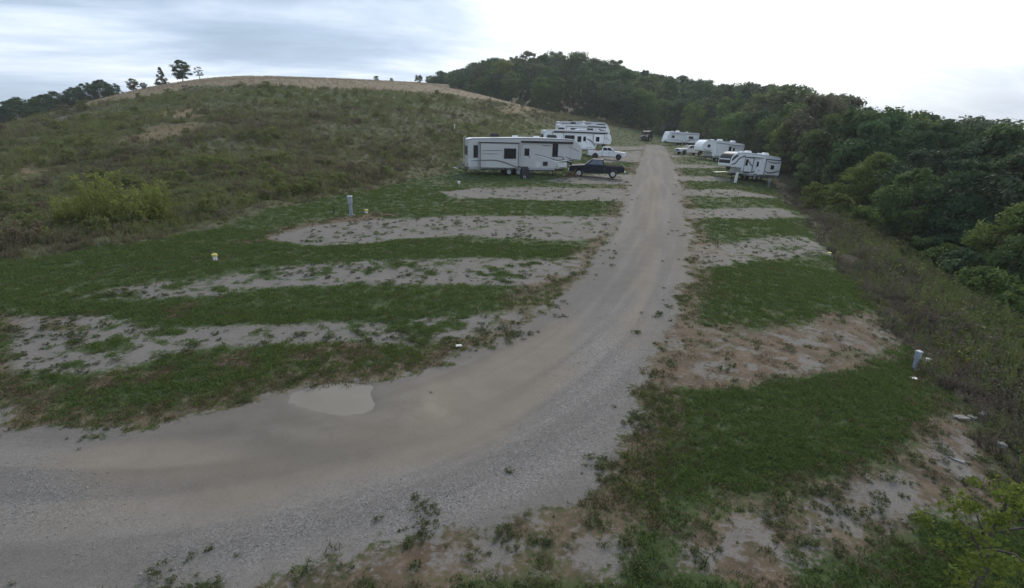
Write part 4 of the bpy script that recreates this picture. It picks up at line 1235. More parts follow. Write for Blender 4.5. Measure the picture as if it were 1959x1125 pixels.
M_GLASS = plain_mat('dark_glass', (0.006, 0.007, 0.009), 0.12, 0, 0.35)
M_GLASS_B = plain_mat('blue_grey_glass', (0.075, 0.10, 0.13), 0.12, 0, 0.7)
M_BLACK = plain_mat('black_trim', (0.018, 0.018, 0.02), 0.55, 0, 0.4, 0.2)
M_TYRE = plain_mat('tyre_rubber', (0.022, 0.021, 0.020), 0.85, 0, 0.3, 0.25)
M_RIM = plain_mat('wheel_rim', (0.50, 0.50, 0.50), 0.4, 0.5, 0.5, 0.1)
M_STEEL = plain_mat('dark_steel', (0.05, 0.05, 0.052), 0.6, 0.4, 0.4, 0.25)
M_GALV = plain_mat('grey_metal', (0.27, 0.31, 0.36), 0.5, 0.2, 0.4, 0.12)
M_ROOF = plain_mat('white_roof', (0.80, 0.80, 0.81), 0.55, 0, 0.4, 0.05, 3, 0, 0.18)
M_TAUPE = plain_mat('taupe_fibreglass', (0.50, 0.49, 0.48), 0.38, 0, 0.4, 0.03, 1.5, 0.1, 0.12)
M_TAUPE_D = plain_mat('dark_taupe_stripe', (0.14, 0.135, 0.13), 0.45, 0, 0.4, 0.05)  # dark taupe of the decal stripes and slide-out trim
M_WHITE = plain_mat('white_fibreglass', (0.82, 0.83, 0.84), 0.36, 0, 0.4, 0.03, 1.5, 0.1, 0.12)
M_WHITE2 = plain_mat('bright_white_panel', (0.88, 0.88, 0.88), 0.36, 0, 0.4, 0.03, 1.5, 0.1, 0.06)
M_GREYP = plain_mat('grey_panel', (0.33, 0.34, 0.36), 0.4, 0, 0.4, 0.04)
M_LGREY = plain_mat('light_grey_panel', (0.58, 0.58, 0.59), 0.4, 0, 0.4, 0.04)
M_SLATE = plain_mat('slate_stripe', (0.060, 0.065, 0.078), 0.4, 0, 0.4, 0.05)
M_RED = plain_mat('red_lens', (0.30, 0.012, 0.010), 0.3, 0, 0.5)
M_CLEAR = plain_mat('lamp_lens', (0.60, 0.60, 0.58), 0.2, 0, 0.6)
M_WOOD = plain_mat('split_wood', (0.20, 0.13, 0.075), 0.85, 0, 0.2, 0.35, 8)
M_BARKB = plain_mat('log_bark', (0.08, 0.06, 0.045), 0.9, 0, 0.2, 0.3, 8)

W2 = 1.225

def wheel(parent, x, y, r, w=0.24, rim=M_RIM, name='wheel'):
    b = MB()
    b.torus((x, y, r), r - w * 0.42, w * 0.42)
    b.cyl((x, y, r), r - w * 0.35, w * 0.7, 'y', 22)
    t = b.build(name, M_TYRE, parent, 0, True)
    s = -1 if y < 0 else 1
    q = MB()
    q.cyl((x, y + s * w * 0.34, r), r * 0.58, 0.05, 'y', 18)
    q.cyl((x, y + s * (w * 0.34 + 0.035), r), r * 0.22, 0.03, 'y', 12)
    for k in range(6):
        a = k * math.pi / 3
        q.cyl((x + math.cos(a) * r * 0.40, y + s * (w * 0.34 + 0.028), r + math.sin(a) * r * 0.40), r * 0.07, 0.02, 'y', 8)
    q.build('rim', rim, t)
    return t

class Camper:
    """side s (-1 or +1) is the side turned to the road's near end; x runs to the nose"""
    def __init__(self, name, label, kind, L, roof, place, heading, side, body, group, lean=0.0, pitch=0.0, zoff=0.0):
        self.L, self.s, self.roof_z, self.kind = L, side, roof, kind
        x, y = place
        self.t = empty(name, (x, y, gz(x, y) + zoff), 0, label, 'camper', group,
                       rot=Euler((lean, pitch, heading), 'XYZ'))
        h = L / 2
        if kind == 'fifth':
            xn = h - 2.75
            top = [(h, 2.05), (h + 0.02, 2.45), (h - 0.10, 2.95), (h - 0.42, 3.36), (h - 1.0, roof - 0.03), (h - 2.2, roof + 0.05), (0, roof + 0.05), (-h + 0.5, roof - 0.12), (-h + 0.04, roof - 0.22)]
            low = [(-h, 0.78), (xn, 0.78), (xn + 0.12, 1.05), (xn + 0.30, 1.55), (xn + 0.7, 1.62), (h - 0.25, 1.62), (h - 0.06, 1.75)]
        else:
            top = [(h - 0.02, 1.0), (h - 0.02, 1.35), (h - 0.30, 2.3), (h - 0.62, roof - 0.12), (h - 0.95, roof), (-h + 0.3, roof), (-h, roof - 0.12)]
            low = [(-h, 0.66), (h - 0.75, 0.66), (h - 0.22, 0.80)]
        self.low, self.top = low, top
        MB().prism(low + top, -W2, W2).build('body', body, self.t, 0.07, False, 3)
        # roof skin, a touch narrower and proud of the walls
        tp = [p for p in top if p[1] > roof - 0.30]
        up = tp + [(px, pz - 0.05) for px, pz in tp[::-1]]
        MB().prism([(px, pz + 0.035) for px, pz in up], -W2 + 0.05, W2 - 0.05).build('roof', M_ROOF, self.t, 0.015)
        gut = [(px, pz - 0.06) for px, pz in tp]
        for sy in (-1, 1):
            g = MB()
            g.tube([(px, sy * (W2 + 0.012), pz) for px, pz in gut], 0.022, 5)
            g.build('gutter', M_BLACK if sy == side else M_STEEL, self.t)
        MB().box((-h - 0.06, 0, 0.62), (0.12, 2.1, 0.12)).build('bumper', M_STEEL, self.t, 0.01)
        MB().box((-0.2 if kind == 'fifth' else 0, 0, 0.60), (L - (3.2 if kind == 'fifth' else 1.4), 1.7, 0.22)).build('chassis', M_STEEL, self.t)
        for sy in (-1, 1):
            MB().box((-h - 0.012, sy * 1.02, 1.05), (0.03, 0.13, 0.34)).build('tail_light', M_RED, self.t, 0.01)
    def y(self, d=0.0):
        return self.s * (W2 + d)
    def wheels(self, xs, r=0.38):
        for x in xs:
            for sy in (-1, 1):
                wheel(self.t, x, sy * (W2 - 0.17), r)
        for sy in (-1, 1):
            b = MB()
            for x in xs:
                a = [(x + math.cos(k * math.pi / 10) * (r + 0.13), 0.42 + math.sin(k * math.pi / 10) * (r + 0.13)) for k in range(11)]
                b.ribbon(a, 0.12, sy * (W2 + 0.004), sy, 0.02)
            f = b.build('fender_trim', M_BLACK, self.t)
    def panel(self, name, x0, x1, z0, z1, mat, d0=0.0, th=0.03, parent=None, bevel=0.01):
        return MB().box(((x0 + x1) / 2, self.s * (W2 + d0 + th / 2 - 0.012), (z0 + z1) / 2), (x1 - x0, th, z1 - z0)).build(name, mat, parent or self.t, bevel)
    def window(self, x0, x1, z0, z1, d0=0.0, glass=None):
        w = self.panel('window', x0, x1, z0, z1, M_BLACK, d0, 0.045)
        self.panel('pane', x0 + 0.05, x1 - 0.05, z0 + 0.05, z1 - 0.05, glass or M_GLASS, d0 + 0.036, 0.014, w, 0.0)
        return w
    def slide(self, x0, x1, z0, z1, depth, mat, trim):
        o = self.panel('slide_out', x0, x1, z0, z1, mat, 0.0, depth, None, 0.02)
        b = MB()
        y = self.s * (W2 + depth + 0.0)
        for c, s in ((((x0 + x1) / 2, y, z1), (x1 - x0 + 0.10, 0.05, 0.09)), (((x0 + x1) / 2, y, z0), (x1 - x0 + 0.10, 0.05, 0.06)),
                     ((x0, y, (z0 + z1) / 2), (0.09, 0.05, z1 - z0)), ((x1, y, (z0 + z1) / 2), (0.07, 0.05, z1 - z0))):
            b.box(c, s)
        b.build('slide_trim', trim, o)
        MB().box(((x0 + x1) / 2, self.s * (W2 + depth / 2), z1 + 0.055), (x1 - x0 + 0.2, depth + 0.12, 0.05)).build('slide_cover', M_BLACK, o)
        return o
    def door(self, x0, x1, z0, z1, mat):
        d = self.panel('door', x0, x1, z0, z1, mat, 0.0, 0.03)
        self.panel('door_window', x0 + 0.14, x1 - 0.14, z1 - 0.95, z1 - 0.22, M_GLASS, 0.02, 0.02, d, 0.01)
        MB().box((x1 - 0.09, self.y(0.05), (z0 + z1) / 2 - 0.05), (0.06, 0.06, 0.16)).build('handle', M_BLACK, d)
        return d
    def ac(self, x, mat=None):
        z = self.roof_z + 0.06
        b = MB().hexa([(x - .52, -.36, z), (x + .52, -.36, z), (x + .52, .36, z), (x - .52, .36, z)], [(x - .42, -.30, z + .34), (x + .34, -.30, z + .34), (x + .34, .30, z + .34), (x - .42, .30, z + .34)])
        b.build('air_conditioner', mat or M_BLACK, self.t, 0.05)
    def vent(self, x, y=0.4, mat=None):
        MB().box((x, y, self.roof_z + 0.14), (0.5, 0.5, 0.16)).build('roof_vent', mat or M_ROOF, self.t, 0.03)
    def awning(self, x0, x1, z, mat=None):
        a = MB().cyl(((x0 + x1) / 2, self.y(0.12), z), 0.10, x1 - x0, 'x', 12).build('awning_roll', mat or M_BLACK, self.t)
        for x in (x0 + 0.08, x1 - 0.08):
            MB().box((x, self.y(0.06), z - 0.8), (0.06, 0.05, 1.7)).build('awning_arm', M_LGREY, a)
    def stripe(self, pts, w, mat, d=0.0):
        MB().ribbon(smooth_curve(pts), w * 1.3, self.y(d), self.s).build('stripe', mat, self.t)
    def legs(self, x, z=1.0):
        for sy in (-1, 1):
            MB().box((x, sy * 0.85, z / 2 + 0.02), (0.09, 0.09, z)).box((x, sy * 0.85, 0.04), (0.25, 0.25, 0.05)).build('landing_leg', M_STEEL, self.t)
    def rear_window(self, z0=2.0, z1=2.9, w=1.5):
        h = self.L / 2
        o = MB().box((-h - 0.006, 0, (z0 + z1) / 2), (0.04, w, z1 - z0)).build('rear_window', M_BLACK, self.t, 0.01)
        MB().box((-h - 0.024, 0, (z0 + z1) / 2), (0.02, w - 0.1, z1 - z0 - 0.1)).build('pane', M_GLASS, o)
    def ladder(self, y=0.85):
        h = self.L / 2
        b = MB()
        for dy in (-0.17, 0.17):
            b.tube([(-h - 0.14, y + dy, 1.0), (-h - 0.14, y + dy, self.roof_z - 0.1), (-h + 0.1, y + dy, self.roof_z + 0.08)], 0.015, 5)
        for k in range(8):
            b.box((-h - 0.14, y, 1.15 + k * 0.3), (0.025, 0.34, 0.025))
        b.build('ladder', M_LGREY, self.t)
    def skirt(self, x0, x1, mat, z0=0.60, z1=0.82):
        for sy in (-1, 1):
            MB().box(((x0 + x1) / 2, sy * (W2 - 0.01), (z0 + z1) / 2), (x1 - x0, 0.05, z1 - z0)).build('skirt', mat, self.t, 0.01)
    def hitch(self):
        h = self.L / 2
        b = MB()
        b.box((h - 0.9, 0, 1.45), (0.6, 0.3, 0.4)).box((h - 0.75, 0, 1.2), (0.22, 0.16, 0.3))
        b.build('kingpin', M_STEEL, self.t, 0.02)

M_NOSE = plain_mat('tinted_nose', (0.030, 0.031, 0.036), 0.45, 0, 0.2, 0.1)
LG, RG = 'campers parked on the left of the road', 'campers parked on the right of the road'

def camper_near_left():
    c = Camper('fifth_wheel_camper', 'long beige-grey fifth-wheel camper with black roof units, nearest on the left', 'fifth', 12.0, 3.72, PLACE['rv1'], R(13), -1, M_TAUPE, LG, 0.0, R(1.6), -0.12)
    c.wheels((-1.75, -0.75))
    c.legs(3.0)
    c.hitch()
    c.rear_window(1.95, 2.85, 1.6)
    c.ladder(0.7)
    c.skirt(-5.9, 3.1, M_GREYP)
    c.slide(-4.85, -0.95, 0.82, 3.2, 0.55, M_TAUPE, M_TAUPE_D)
    c.window(-2.45, -1.2, 1.72, 2.72, 0.55, M_GLASS)
    c.window(-5.45, -5.0, 1.75, 2.95)
    c.window(2.75, 3.35, 1.95, 3.25)
    c.door(-0.35, 0.45, 0.95, 2.95, M_TAUPE)
    MB().box((0.05, c.y(0.35), 0.55), (0.8, 0.6, 0.05)).box((0.05, c.y(0.62), 0.30), (0.8, 0.3, 0.05)).build('entry_steps', M_STEEL, c.t)
    c.awning(-0.6, 4.9, 3.38)
    c.ac(-3.1)
    c.ac(3.0)
    c.vent(1.4, 0.3)
    c.vent(-0.9, 0.2)
    MB().box((2.05, c.y(0.02), 1.25), (0.5, 0.06, 0.42)).build('service_hatch', M_BLACK, c.t, 0.01)
    for x0, x1 in ((1.0, 1.55), (3.4, 4.4)):
        c.panel('storage_door', x0, x1, 0.9, 1.4, M_LGREY, 0.0, 0.02)
    c.stripe([(-5.8, 1.45), (-3.6, 1.55), (-2.4, 1.35), (-1.2, 0.95), (-0.6, 0.9)], 0.10, M_TAUPE_D, 0.552)
    c.stripe([(-4.7, 2.45), (-3.6, 2.5), (-2.6, 2.5)], 0.05, M_TAUPE_D, 0.552)
    c.stripe([(-4.7, 2.15), (-3.8, 2.17), (-2.9, 2.17)], 0.04, M_TAUPE_D, 0.552)
    c.stripe([(0.9, 2.2), (2.0, 1.95), (3.2, 1.62), (4.0, 1.70), (3.8, 1.95), (2.9, 2.0)], 0.09, M_TAUPE_D)
    c.stripe([(1.3, 2.02), (2.3, 1.8), (3.2, 1.5), (4.3, 1.6), (5.0, 1.45)], 0.06, M_WHITE)
    c.stripe([(4.2, 2.0), (4.8, 1.75), (5.7, 1.68)], 0.08, M_TAUPE_D)
    c.stripe([(4.4, 3.0), (5.1, 2.75), (5.7, 2.5)], 0.05, M_TAUPE_D)
    c.stripe([(1.6, 3.05), (2.6, 3.02)], 0.06, M_TAUPE_D)
    # storage box on the rear quarter
    c.panel('rear_panel', -5.95, -4.95, 0.95, 1.62, M_LGREY, 0.0, 0.03)

def camper_second_left():
    c = Camper('fifth_wheel_camper', 'white fifth-wheel camper with dark roof edge, behind the white pickup', 'fifth', 11.6, 3.65, PLACE['rv2'], R(10), -1, M_WHITE, LG, 0, R(2.0), -0.1)
    c.wheels((-1.6, -0.6))
    c.legs(2.9)
    c.hitch()
    c.rear_window(2.0, 2.9)
    c.slide(-4.4, -2.6, 0.9, 3.2, 0.35, M_WHITE, M_GREYP)
    c.slide(2.6, 4.4, 1.7, 3.2, 0.25, M_WHITE2, M_GREYP)
    c.window(-2.3, -0.6, 1.95, 2.85)
    c.window(-0.1, 0.55, 1.85, 2.75)
    c.window(3.0, 3.6, 2.0, 2.75, 0.25)
    c.door(0.75, 1.5, 0.95, 2.95, M_WHITE2)
    c.awning(-4.2, 5.0, 3.36)
    c.ac(-2.6)
    c.ac(2.4)
    c.vent(0.2)
    c.skirt(-5.6, 2.9, M_GREYP)
    c.stripe([(1.2, 2.4), (2.0, 2.2), (2.7, 1.7), (3.0, 1.2)], 0.14, M_SLATE)
    c.stripe([(-4.2, 2.3), (-3.4, 2.2), (-2.8, 1.9)], 0.10, M_SLATE, 0.352)
    c.stripe([(4.5, 2.7), (5.1, 2.45), (5.6, 2.2)], 0.07, M_GREYP)
    c.stripe([(-5.6, 1.3), (-3, 1.35), (0, 1.1), (2.6, 1.0)], 0.08, M_GREYP)

def camper_third_left():
    c = Camper('fifth_wheel_camper', 'white camper third on the left, mostly hidden, only roof and upper wall showing', 'fifth', 10.2, 3.6, PLACE['rv3'], R(10), -1, M_WHITE, LG, 0, R(2.4), -0.05)
    c.wheels((-1.3, -0.3))
    c.legs(2.2)
    c.hitch()
    c.slide(-3.6, 0.4, 0.9, 3.15, 0.4, M_WHITE, M_GREYP)
    c.window(-2.8, -1.6, 2.0, 2.9, 0.4)
    c.window(1.0, 1.7, 2.0, 2.9)
    c.door(1.9, 2.6, 0.95, 2.95, M_WHITE2)
    c.awning(0.6, 4.2, 3.3)
    c.ac(-1.9)
    c.ac(2.2, M_GREYP)
    c.vent(0.3)
    c.stripe([(2.8, 2.9), (3.8, 2.6), (4.8, 2.3)], 0.22, M_SLATE)
    c.stripe([(-4.8, 1.6), (-1, 1.5), (2, 1.1)], 0.1, M_SLATE)

def camper_fourth_left():
    c = Camper('fifth_wheel_camper', 'grey-white camper farthest back on the left with dark nose graphics', 'fifth', 11.6, 3.75, PLACE['rv4'], R(10), -1, M_LGREY, LG, 0, R(2.4), 0.1)
    c.wheels((-1.6, -0.6))
    c.legs(2.9)
    c.hitch()
    c.rear_window()
    c.slide(-4.9, -0.6, 0.9, 3.2, 0.45, M_LGREY, M_SLATE)
    c.window(-4.4, -3.8, 2.1, 3.0, 0.45)
    c.window(-2.2, -1.0, 2.0, 2.95, 0.45)
    c.window(2.9, 3.5, 2.2, 3.1)
    c.awning(0.0, 4.8, 3.4)
    c.ac(-2.8)
    c.ac(2.6)
    c.vent(0.4)
    c.stripe([(1.2, 3.0), (2.8, 2.9), (4.0, 2.5), (4.6, 2.0)], 0.35, M_SLATE)
    c.stripe([(3.4, 3.3), (4.6, 2.9), (5.5, 2.3)], 0.18, M_SLATE)
    c.stripe([(-5.6, 2.0), (-3, 1.9), (0.5, 1.4)], 0.12, M_SLATE)

def camper_far_right():
    c = Camper('travel_trailer', 'white travel trailer with slanted front, farthest back on the right', 'trailer', 9.6, 3.25, PLACE['trailer'], R(180 + 16), 1, M_WHITE, RG, 0, R(-3.0), 0.0)
    c.wheels((-0.9, 0.0), 0.36)
    h = 4.8
    MB().tube([(h - 0.6, -0.55, 0.6), (h + 1.0, 0, 0.55)], 0.05).tube([(h - 0.6, 0.55, 0.6), (h + 1.0, 0, 0.55)], 0.05).box((h + 1.05, 0, 0.55), (0.25, 0.14, 0.12)).build('hitch_frame', M_STEEL, c.t)
    MB().box((h + 0.32, 0, 0.92), (0.5, 0.75, 0.6)).build('gas_bottle_cover', M_WHITE2, c.t, 0.12)
    MB().box((h + 0.85, 0, 0.35), (0.07, 0.07, 0.7)).build('landing_leg', M_STEEL, c.t)
    MB().prism([(h - 0.05, 1.5), (h - 0.34, 2.6), (h - 0.31, 2.6), (h + 0.0, 1.5)], -0.95, 0.95).build('front_panel', M_WHITE2, c.t)
    c.slide(-4.0, -0.4, 0.8, 2.85, 0.55, M_WHITE2, M_GREYP)
    c.window(-2.6, -1.3, 1.75, 2.35, 0.55)
    c.window(2.6, 3.4, 1.75, 2.35)
    c.awning(0.0, 3.6, 3.0, M_LGREY)
    c.ac(1.2, M_ROOF)
    c.vent(-1.4)
    c.vent(3.0)
    c.stripe([(-3.8, 1.9), (-2.4, 1.6), (-1.2, 1.2), (-0.6, 1.1)], 0.12, M_SLATE, 0.552)
    c.stripe([(-3.6, 1.3), (-2.2, 1.5), (-0.8, 1.75)], 0.08, M_GREYP, 0.552)
    c.stripe([(0.0, 1.25), (2.0, 1.25), (4.2, 1.2)], 0.10, M_GREYP)
    c.stripe([(0.2, 2.5), (2.2, 2.55), (3.6, 2.5)], 0.06, M_GREYP)

def camper_mid_right():
    c = Camper('fifth_wheel_camper', 'plain white fifth-wheel camper hitched to the white truck on the right', 'fifth', 10.2, 3.75, PLACE['rv7'], R(180 + 20), 1, M_WHITE2, RG, 0, R(-5.0), 0.1)
    c.wheels((-1.2, -0.2))
    c.legs(2.2)
    c.hitch()
    c.slide(-0.9, 1.9, 1.0, 3.3, 0.35, M_WHITE2, M_LGREY)
    c.window(3.3, 3.9, 2.4, 2.95)
    c.window(-1.9, -1.3, 1.9, 2.9)
    c.door(-2.9, -2.15, 0.95, 2.95, M_WHITE)
    c.awning(-4.8, -1.1, 3.35, M_LGREY)
    c.ac(0.2, M_ROOF)
    c.ac(-3.0, M_ROOF)
    c.vent(2.4)
    c.skirt(-4.9, 2.2, M_LGREY)
    c.stripe([(2.8, 1.95), (3.8, 1.85), (4.8, 1.95)], 0.09, M_SLATE)
    c.stripe([(-4.8, 1.6), (-3.2, 1.5), (-1.2, 1.3)], 0.08, M_GREYP)
    c.stripe([(-4.8, 2.6), (-3.2, 2.7), (-1.2, 2.7)], 0.05, M_GREYP)

def camper_near_right():
    c = Camper('fifth_wheel_camper', 'white fifth-wheel camper with dark rounded nose and bold stripes, nearest on the right', 'fifth', 10.0, 3.75, PLACE['rv8'], R(180 + 24), 1, M_WHITE, RG, 0, R(-5.5), 0.05)
    h = 5.0
    c.wheels((-1.3, -0.3))
    c.legs(2.1)
    c.hitch()
    # dark moulded nose cap wrapping the front
    cap = MB()
    prof = [(h + 0.012, 2.10), (h + 0.04, 2.47), (h - 0.07, 2.99), (h - 0.40, 3.41), (h - 0.8, 3.60)]
    cap.prism(prof + [(a - 0.05, b - 0.02) for a, b in prof[::-1]], -1.10, 1.10)
    cp = cap.build('nose_glass', M_NOSE, c.t, 0.01)
    MB().prism([(h + 0.035, 2.60), (h + 0.0, 2.76), (h - 0.03, 2.76), (h + 0.0, 2.60)], -1.0, 1.0).build('nose_band', M_LGREY, c.t)
    c.stripe([(h - 0.12, 2.5), (h - 0.5, 2.95), (h - 1.2, 3.35)], 0.32, M_SLATE)
    c.stripe([(h - 0.1, 1.95), (h - 0.9, 2.2), (h - 1.5, 2.9), (h - 2.6, 3.4)], 0.16, M_SLATE)
    c.slide(1.1, 2.8, 1.15, 3.15, 0.45, M_WHITE, M_SLATE)
    c.window(2.15, 2.6, 2.0, 2.9, 0.45)
    c.slide(-4.6, -1.4, 0.95, 3.15, 0.55, M_WHITE, M_SLATE)
    c.window(-3.2, -2.5, 1.8, 2.4, 0.55)
    c.panel('corner_post', -1.35, -1.05, 0.9, 3.2, M_WHITE2, 0.0, 0.5)
    c.door(-0.7, 0.0, 0.95, 2.95, M_WHITE2)
    c.stripe([(1.0, 1.9), (1.5, 2.2), (2.1, 2.7)], 0.12, M_SLATE, 0.452)
    c.stripe([(-4.5, 1.7), (-3.4, 1.4), (-2.2, 1.25), (-1.5, 1.5)], 0.14, M_SLATE, 0.552)
    c.stripe([(-4.5, 2.9), (-3.2, 2.75), (-1.6, 2.85)], 0.10, M_SLATE, 0.552)
    c.stripe([(-1.0, 1.5), (0.2, 1.2), (2.2, 1.05)], 0.14, M_SLATE)
    c.awning(-1.2, 1.0, 3.35, M_LGREY)
    c.ac(0.8, M_ROOF)
    c.ac(-2.8, M_ROOF)
    c.vent(2.4)
    c.vent(-1.2)
    c.skirt(-4.8, 2.1, M_GREYP)

for fn in (camper_near_left, camper_second_left, camper_third_left, camper_fourth_left, camper_far_right, camper_mid_right, camper_near_right):
    fn()

# ---- road vehicles
def arch(xc, r, zc=0.44, n=9):
    return [(xc - math.cos(math.pi * k / (n - 1)) * r, zc + math.sin(math.pi * k / (n - 1)) * r) for k in range(n)]

def lerp(a, b, t):
    return tuple(a[i] + (b[i] - a[i]) * t for i in range(3))

def face_panel(q, u0, u1, v0, v1, off=0.012, th=0.01):
    """thin pane lying on a quad q (bottom-left, bottom-right, top-right, top-left)"""
    def P(u, v):
        return Vector(lerp(lerp(q[0], q[1], u), lerp(q[3], q[2], u), v))
    n = (Vector(q[1]) - Vector(q[0])).cross(Vector(q[3]) - Vector(q[0])).normalized()
    c = [P(u0, v0), P(u1, v0), P(u1, v1), P(u0, v1)]
    return MB().hexa([p + n * (off - th) for p in c], [p + n * off for p in c])

def pickup(name, label, place, heading, paint, glass, pitch=0.0, rim=M_RIM, lower=None, roof=None):
    x, y = place
    t = empty(name, (x, y, gz(x, y) + 0.02), 0, label, 'pickup truck', None, Euler((0, pitch, heading), 'XYZ'))
    w = 0.98
    front = [(-0.85, 0.50)] + [(1.2, 0.46)] + arch(1.85, 0.50) + [(2.45, 0.50), (2.86, 0.52), (2.93, 0.80), (2.90, 1.08), (2.70, 1.17), (1.30, 1.29), (-0.85, 1.29)]
    MB().prism(front, -w, w).build('body', paint, t, 0.05, False, 3)
    bed = [(-2.88, 0.62), (-2.35, 0.55)] + arch(-1.75, 0.50) + [(-1.15, 0.50), (-0.86, 0.50), (-0.86, 0.86), (-2.88, 0.86)]
    MB().prism(bed, -w + 0.01, w - 0.01).build('bed_floor', M_BLACK, t)
    for sy in (-1, 1):
        side = [(-2.90, 0.62), (-2.35, 0.56)] + arch(-1.75, 0.51) + [(-1.15, 0.50), (-0.87, 0.50), (-0.87, 1.28), (-2.90, 1.24)]
        MB().prism(side, sy * w, sy * (w - 0.09)).build('bed_side', paint, t, 0.02)
    tg = MB().box((-2.93, 0, 0.95), (0.07, 1.74, 0.58)).build('tailgate', paint, t, 0.02)
    MB().box((-2.975, 0, 1.10), (0.02, 0.26, 0.08)).build('handle', M_BLACK, tg)
    bl = [(-0.84, -0.93, 1.27), (1.32, -0.93, 1.27), (1.32, 0.93, 1.27), (-0.84, 0.93, 1.27)]
    tl = [(-0.66, -0.74, 1.90), (0.48, -0.74, 1.90), (0.48, 0.74, 1.90), (-0.66, 0.74, 1.90)]
    MB().hexa(bl, tl).build('cab', paint, t, 0.06, False, 3)
    if roof:
        MB().box((-0.09, 0, 1.905), (1.05, 1.36, 0.02)).build('roof_panel', roof, t, 0.01)
    face_panel([bl[1], bl[2], tl[2], tl[1]], 0.08, 0.92, 0.10, 0.92).build('windscreen', glass, t)
    face_panel([bl[3], bl[0], tl[0], tl[3]], 0.14, 0.86, 0.20, 0.90).build('rear_window', glass, t)
    for q in ([bl[0], bl[1], tl[1], tl[0]], [bl[2], bl[3], tl[3], tl[2]]):
        near = q[0][1] < 0
        a, b = (0.08, 0.45), (0.49, 0.86)
        if not near:
            a, b = (0.55, 0.92), (0.14, 0.51)
        for (u0, u1) in (a, b):
            face_panel(q, u0, u1, 0.14, 0.88).build('side_window', glass, t)
    for xx in (1.85, -1.75):
        for sy in (-1, 1):
            wheel(t, xx, sy * (w - 0.12), 0.42, 0.27, rim)
    MB().box((2.98, 0, 0.62), (0.16, 1.9, 0.22)).build('front_bumper', M_GALV, t, 0.04)
    MB().box((-3.03, 0, 0.60), (0.16, 1.85, 0.18)).build('rear_bumper', M_GALV, t, 0.03)
    g = MB().box((2.925, 0, 0.90), (0.04, 1.15, 0.28)).build('grille', M_BLACK, t, 0.01)
    for sy in (-1, 1):
        MB().box((2.90, sy * 0.78, 0.95), (0.08, 0.30, 0.22)).build('headlight', M_CLEAR, t, 0.02)
        MB().box((-2.93, sy * 0.92, 1.0), (0.06, 0.10, 0.34)).build('tail_light', M_RED, t, 0.01)
        MB().box((1.02, sy * 1.10, 1.36), (0.12, 0.20, 0.18)).build('mirror', M_BLACK, t, 0.03)
        MB().box((0.2, sy * (w - 0.03), 0.46), (2.0, 0.10, 0.08)).build('running_board', M_BLACK, t, 0.01)
        for hx in (0.28, -0.62):
            MB().box((hx, sy * (w + 0.012), 1.14), (0.18, 0.03, 0.04)).build('door_handle', lower or M_BLACK, t)
        for dx in (1.18, 0.22, -0.72):
            MB().box((dx, sy * (w + 0.001), 0.90), (0.012, 0.006, 0.66)).build('door_seam', M_BLACK, t)
    return t

P_NAVY = plain_mat('navy_paint', (0.007, 0.010, 0.022), 0.4, 0, 0.25, 0.1, 3, 0.0)
P_WHITE = plain_mat('white_paint', (0.72, 0.72, 0.74), 0.25, 0, 0.5, 0.02, 3, 0.5)
P_CREAM = plain_mat('dull_white_paint', (0.55, 0.56, 0.56), 0.3, 0, 0.5, 0.05, 3, 0.3)
P_BLACK = plain_mat('black_paint', (0.008, 0.008, 0.010), 0.35, 0, 0.4, 0.1, 3, 0.1)
M_RUST = plain_mat('red_tarp', (0.32, 0.085, 0.05), 0.7, 0, 0.2, 0.2)

pickup('pickup_truck', 'dark navy pickup parked in front of the nearest left camper', PLACE['blue'], R(180 - 8), P_NAVY, M_GLASS_B, R(-1.5))
pw = pickup('pickup_truck', 'white crew-cab pickup with red load in its bed', PLACE['white'], R(-8), P_WHITE, M_GLASS, R(2.0), M_STEEL)
pickup('pickup_truck', 'white truck hitched under the plain white camper on the right', PLACE['hitched'], R(180 + 18), P_CREAM, M_GLASS, R(-4.0), M_STEEL)

def red_load():
    m = pw.matrix_basis.to_3x3().to_4x4() if False else pw.rotation_euler.to_matrix()
    b = MB()
    b.hexa([(-1.9, -.5, 0), (-.95, -.6, 0), (-.95, .6, 0), (-1.9, .5, 0)], [(-1.75, -.35, .42), (-1.1, -.42, .60), (-1.1, .4, .55), (-1.7, .38, .38)])
    o = b.build('tarp_load', M_RUST, None, 0.12, False, 3)
    o.location = pw.location + m @ Vector((0, 0, 0.87))
    o.rotation_euler = pw.rotation_euler
    tag(o, 'red tarp-covered load in the bed of the white pickup', 'load')
red_load()

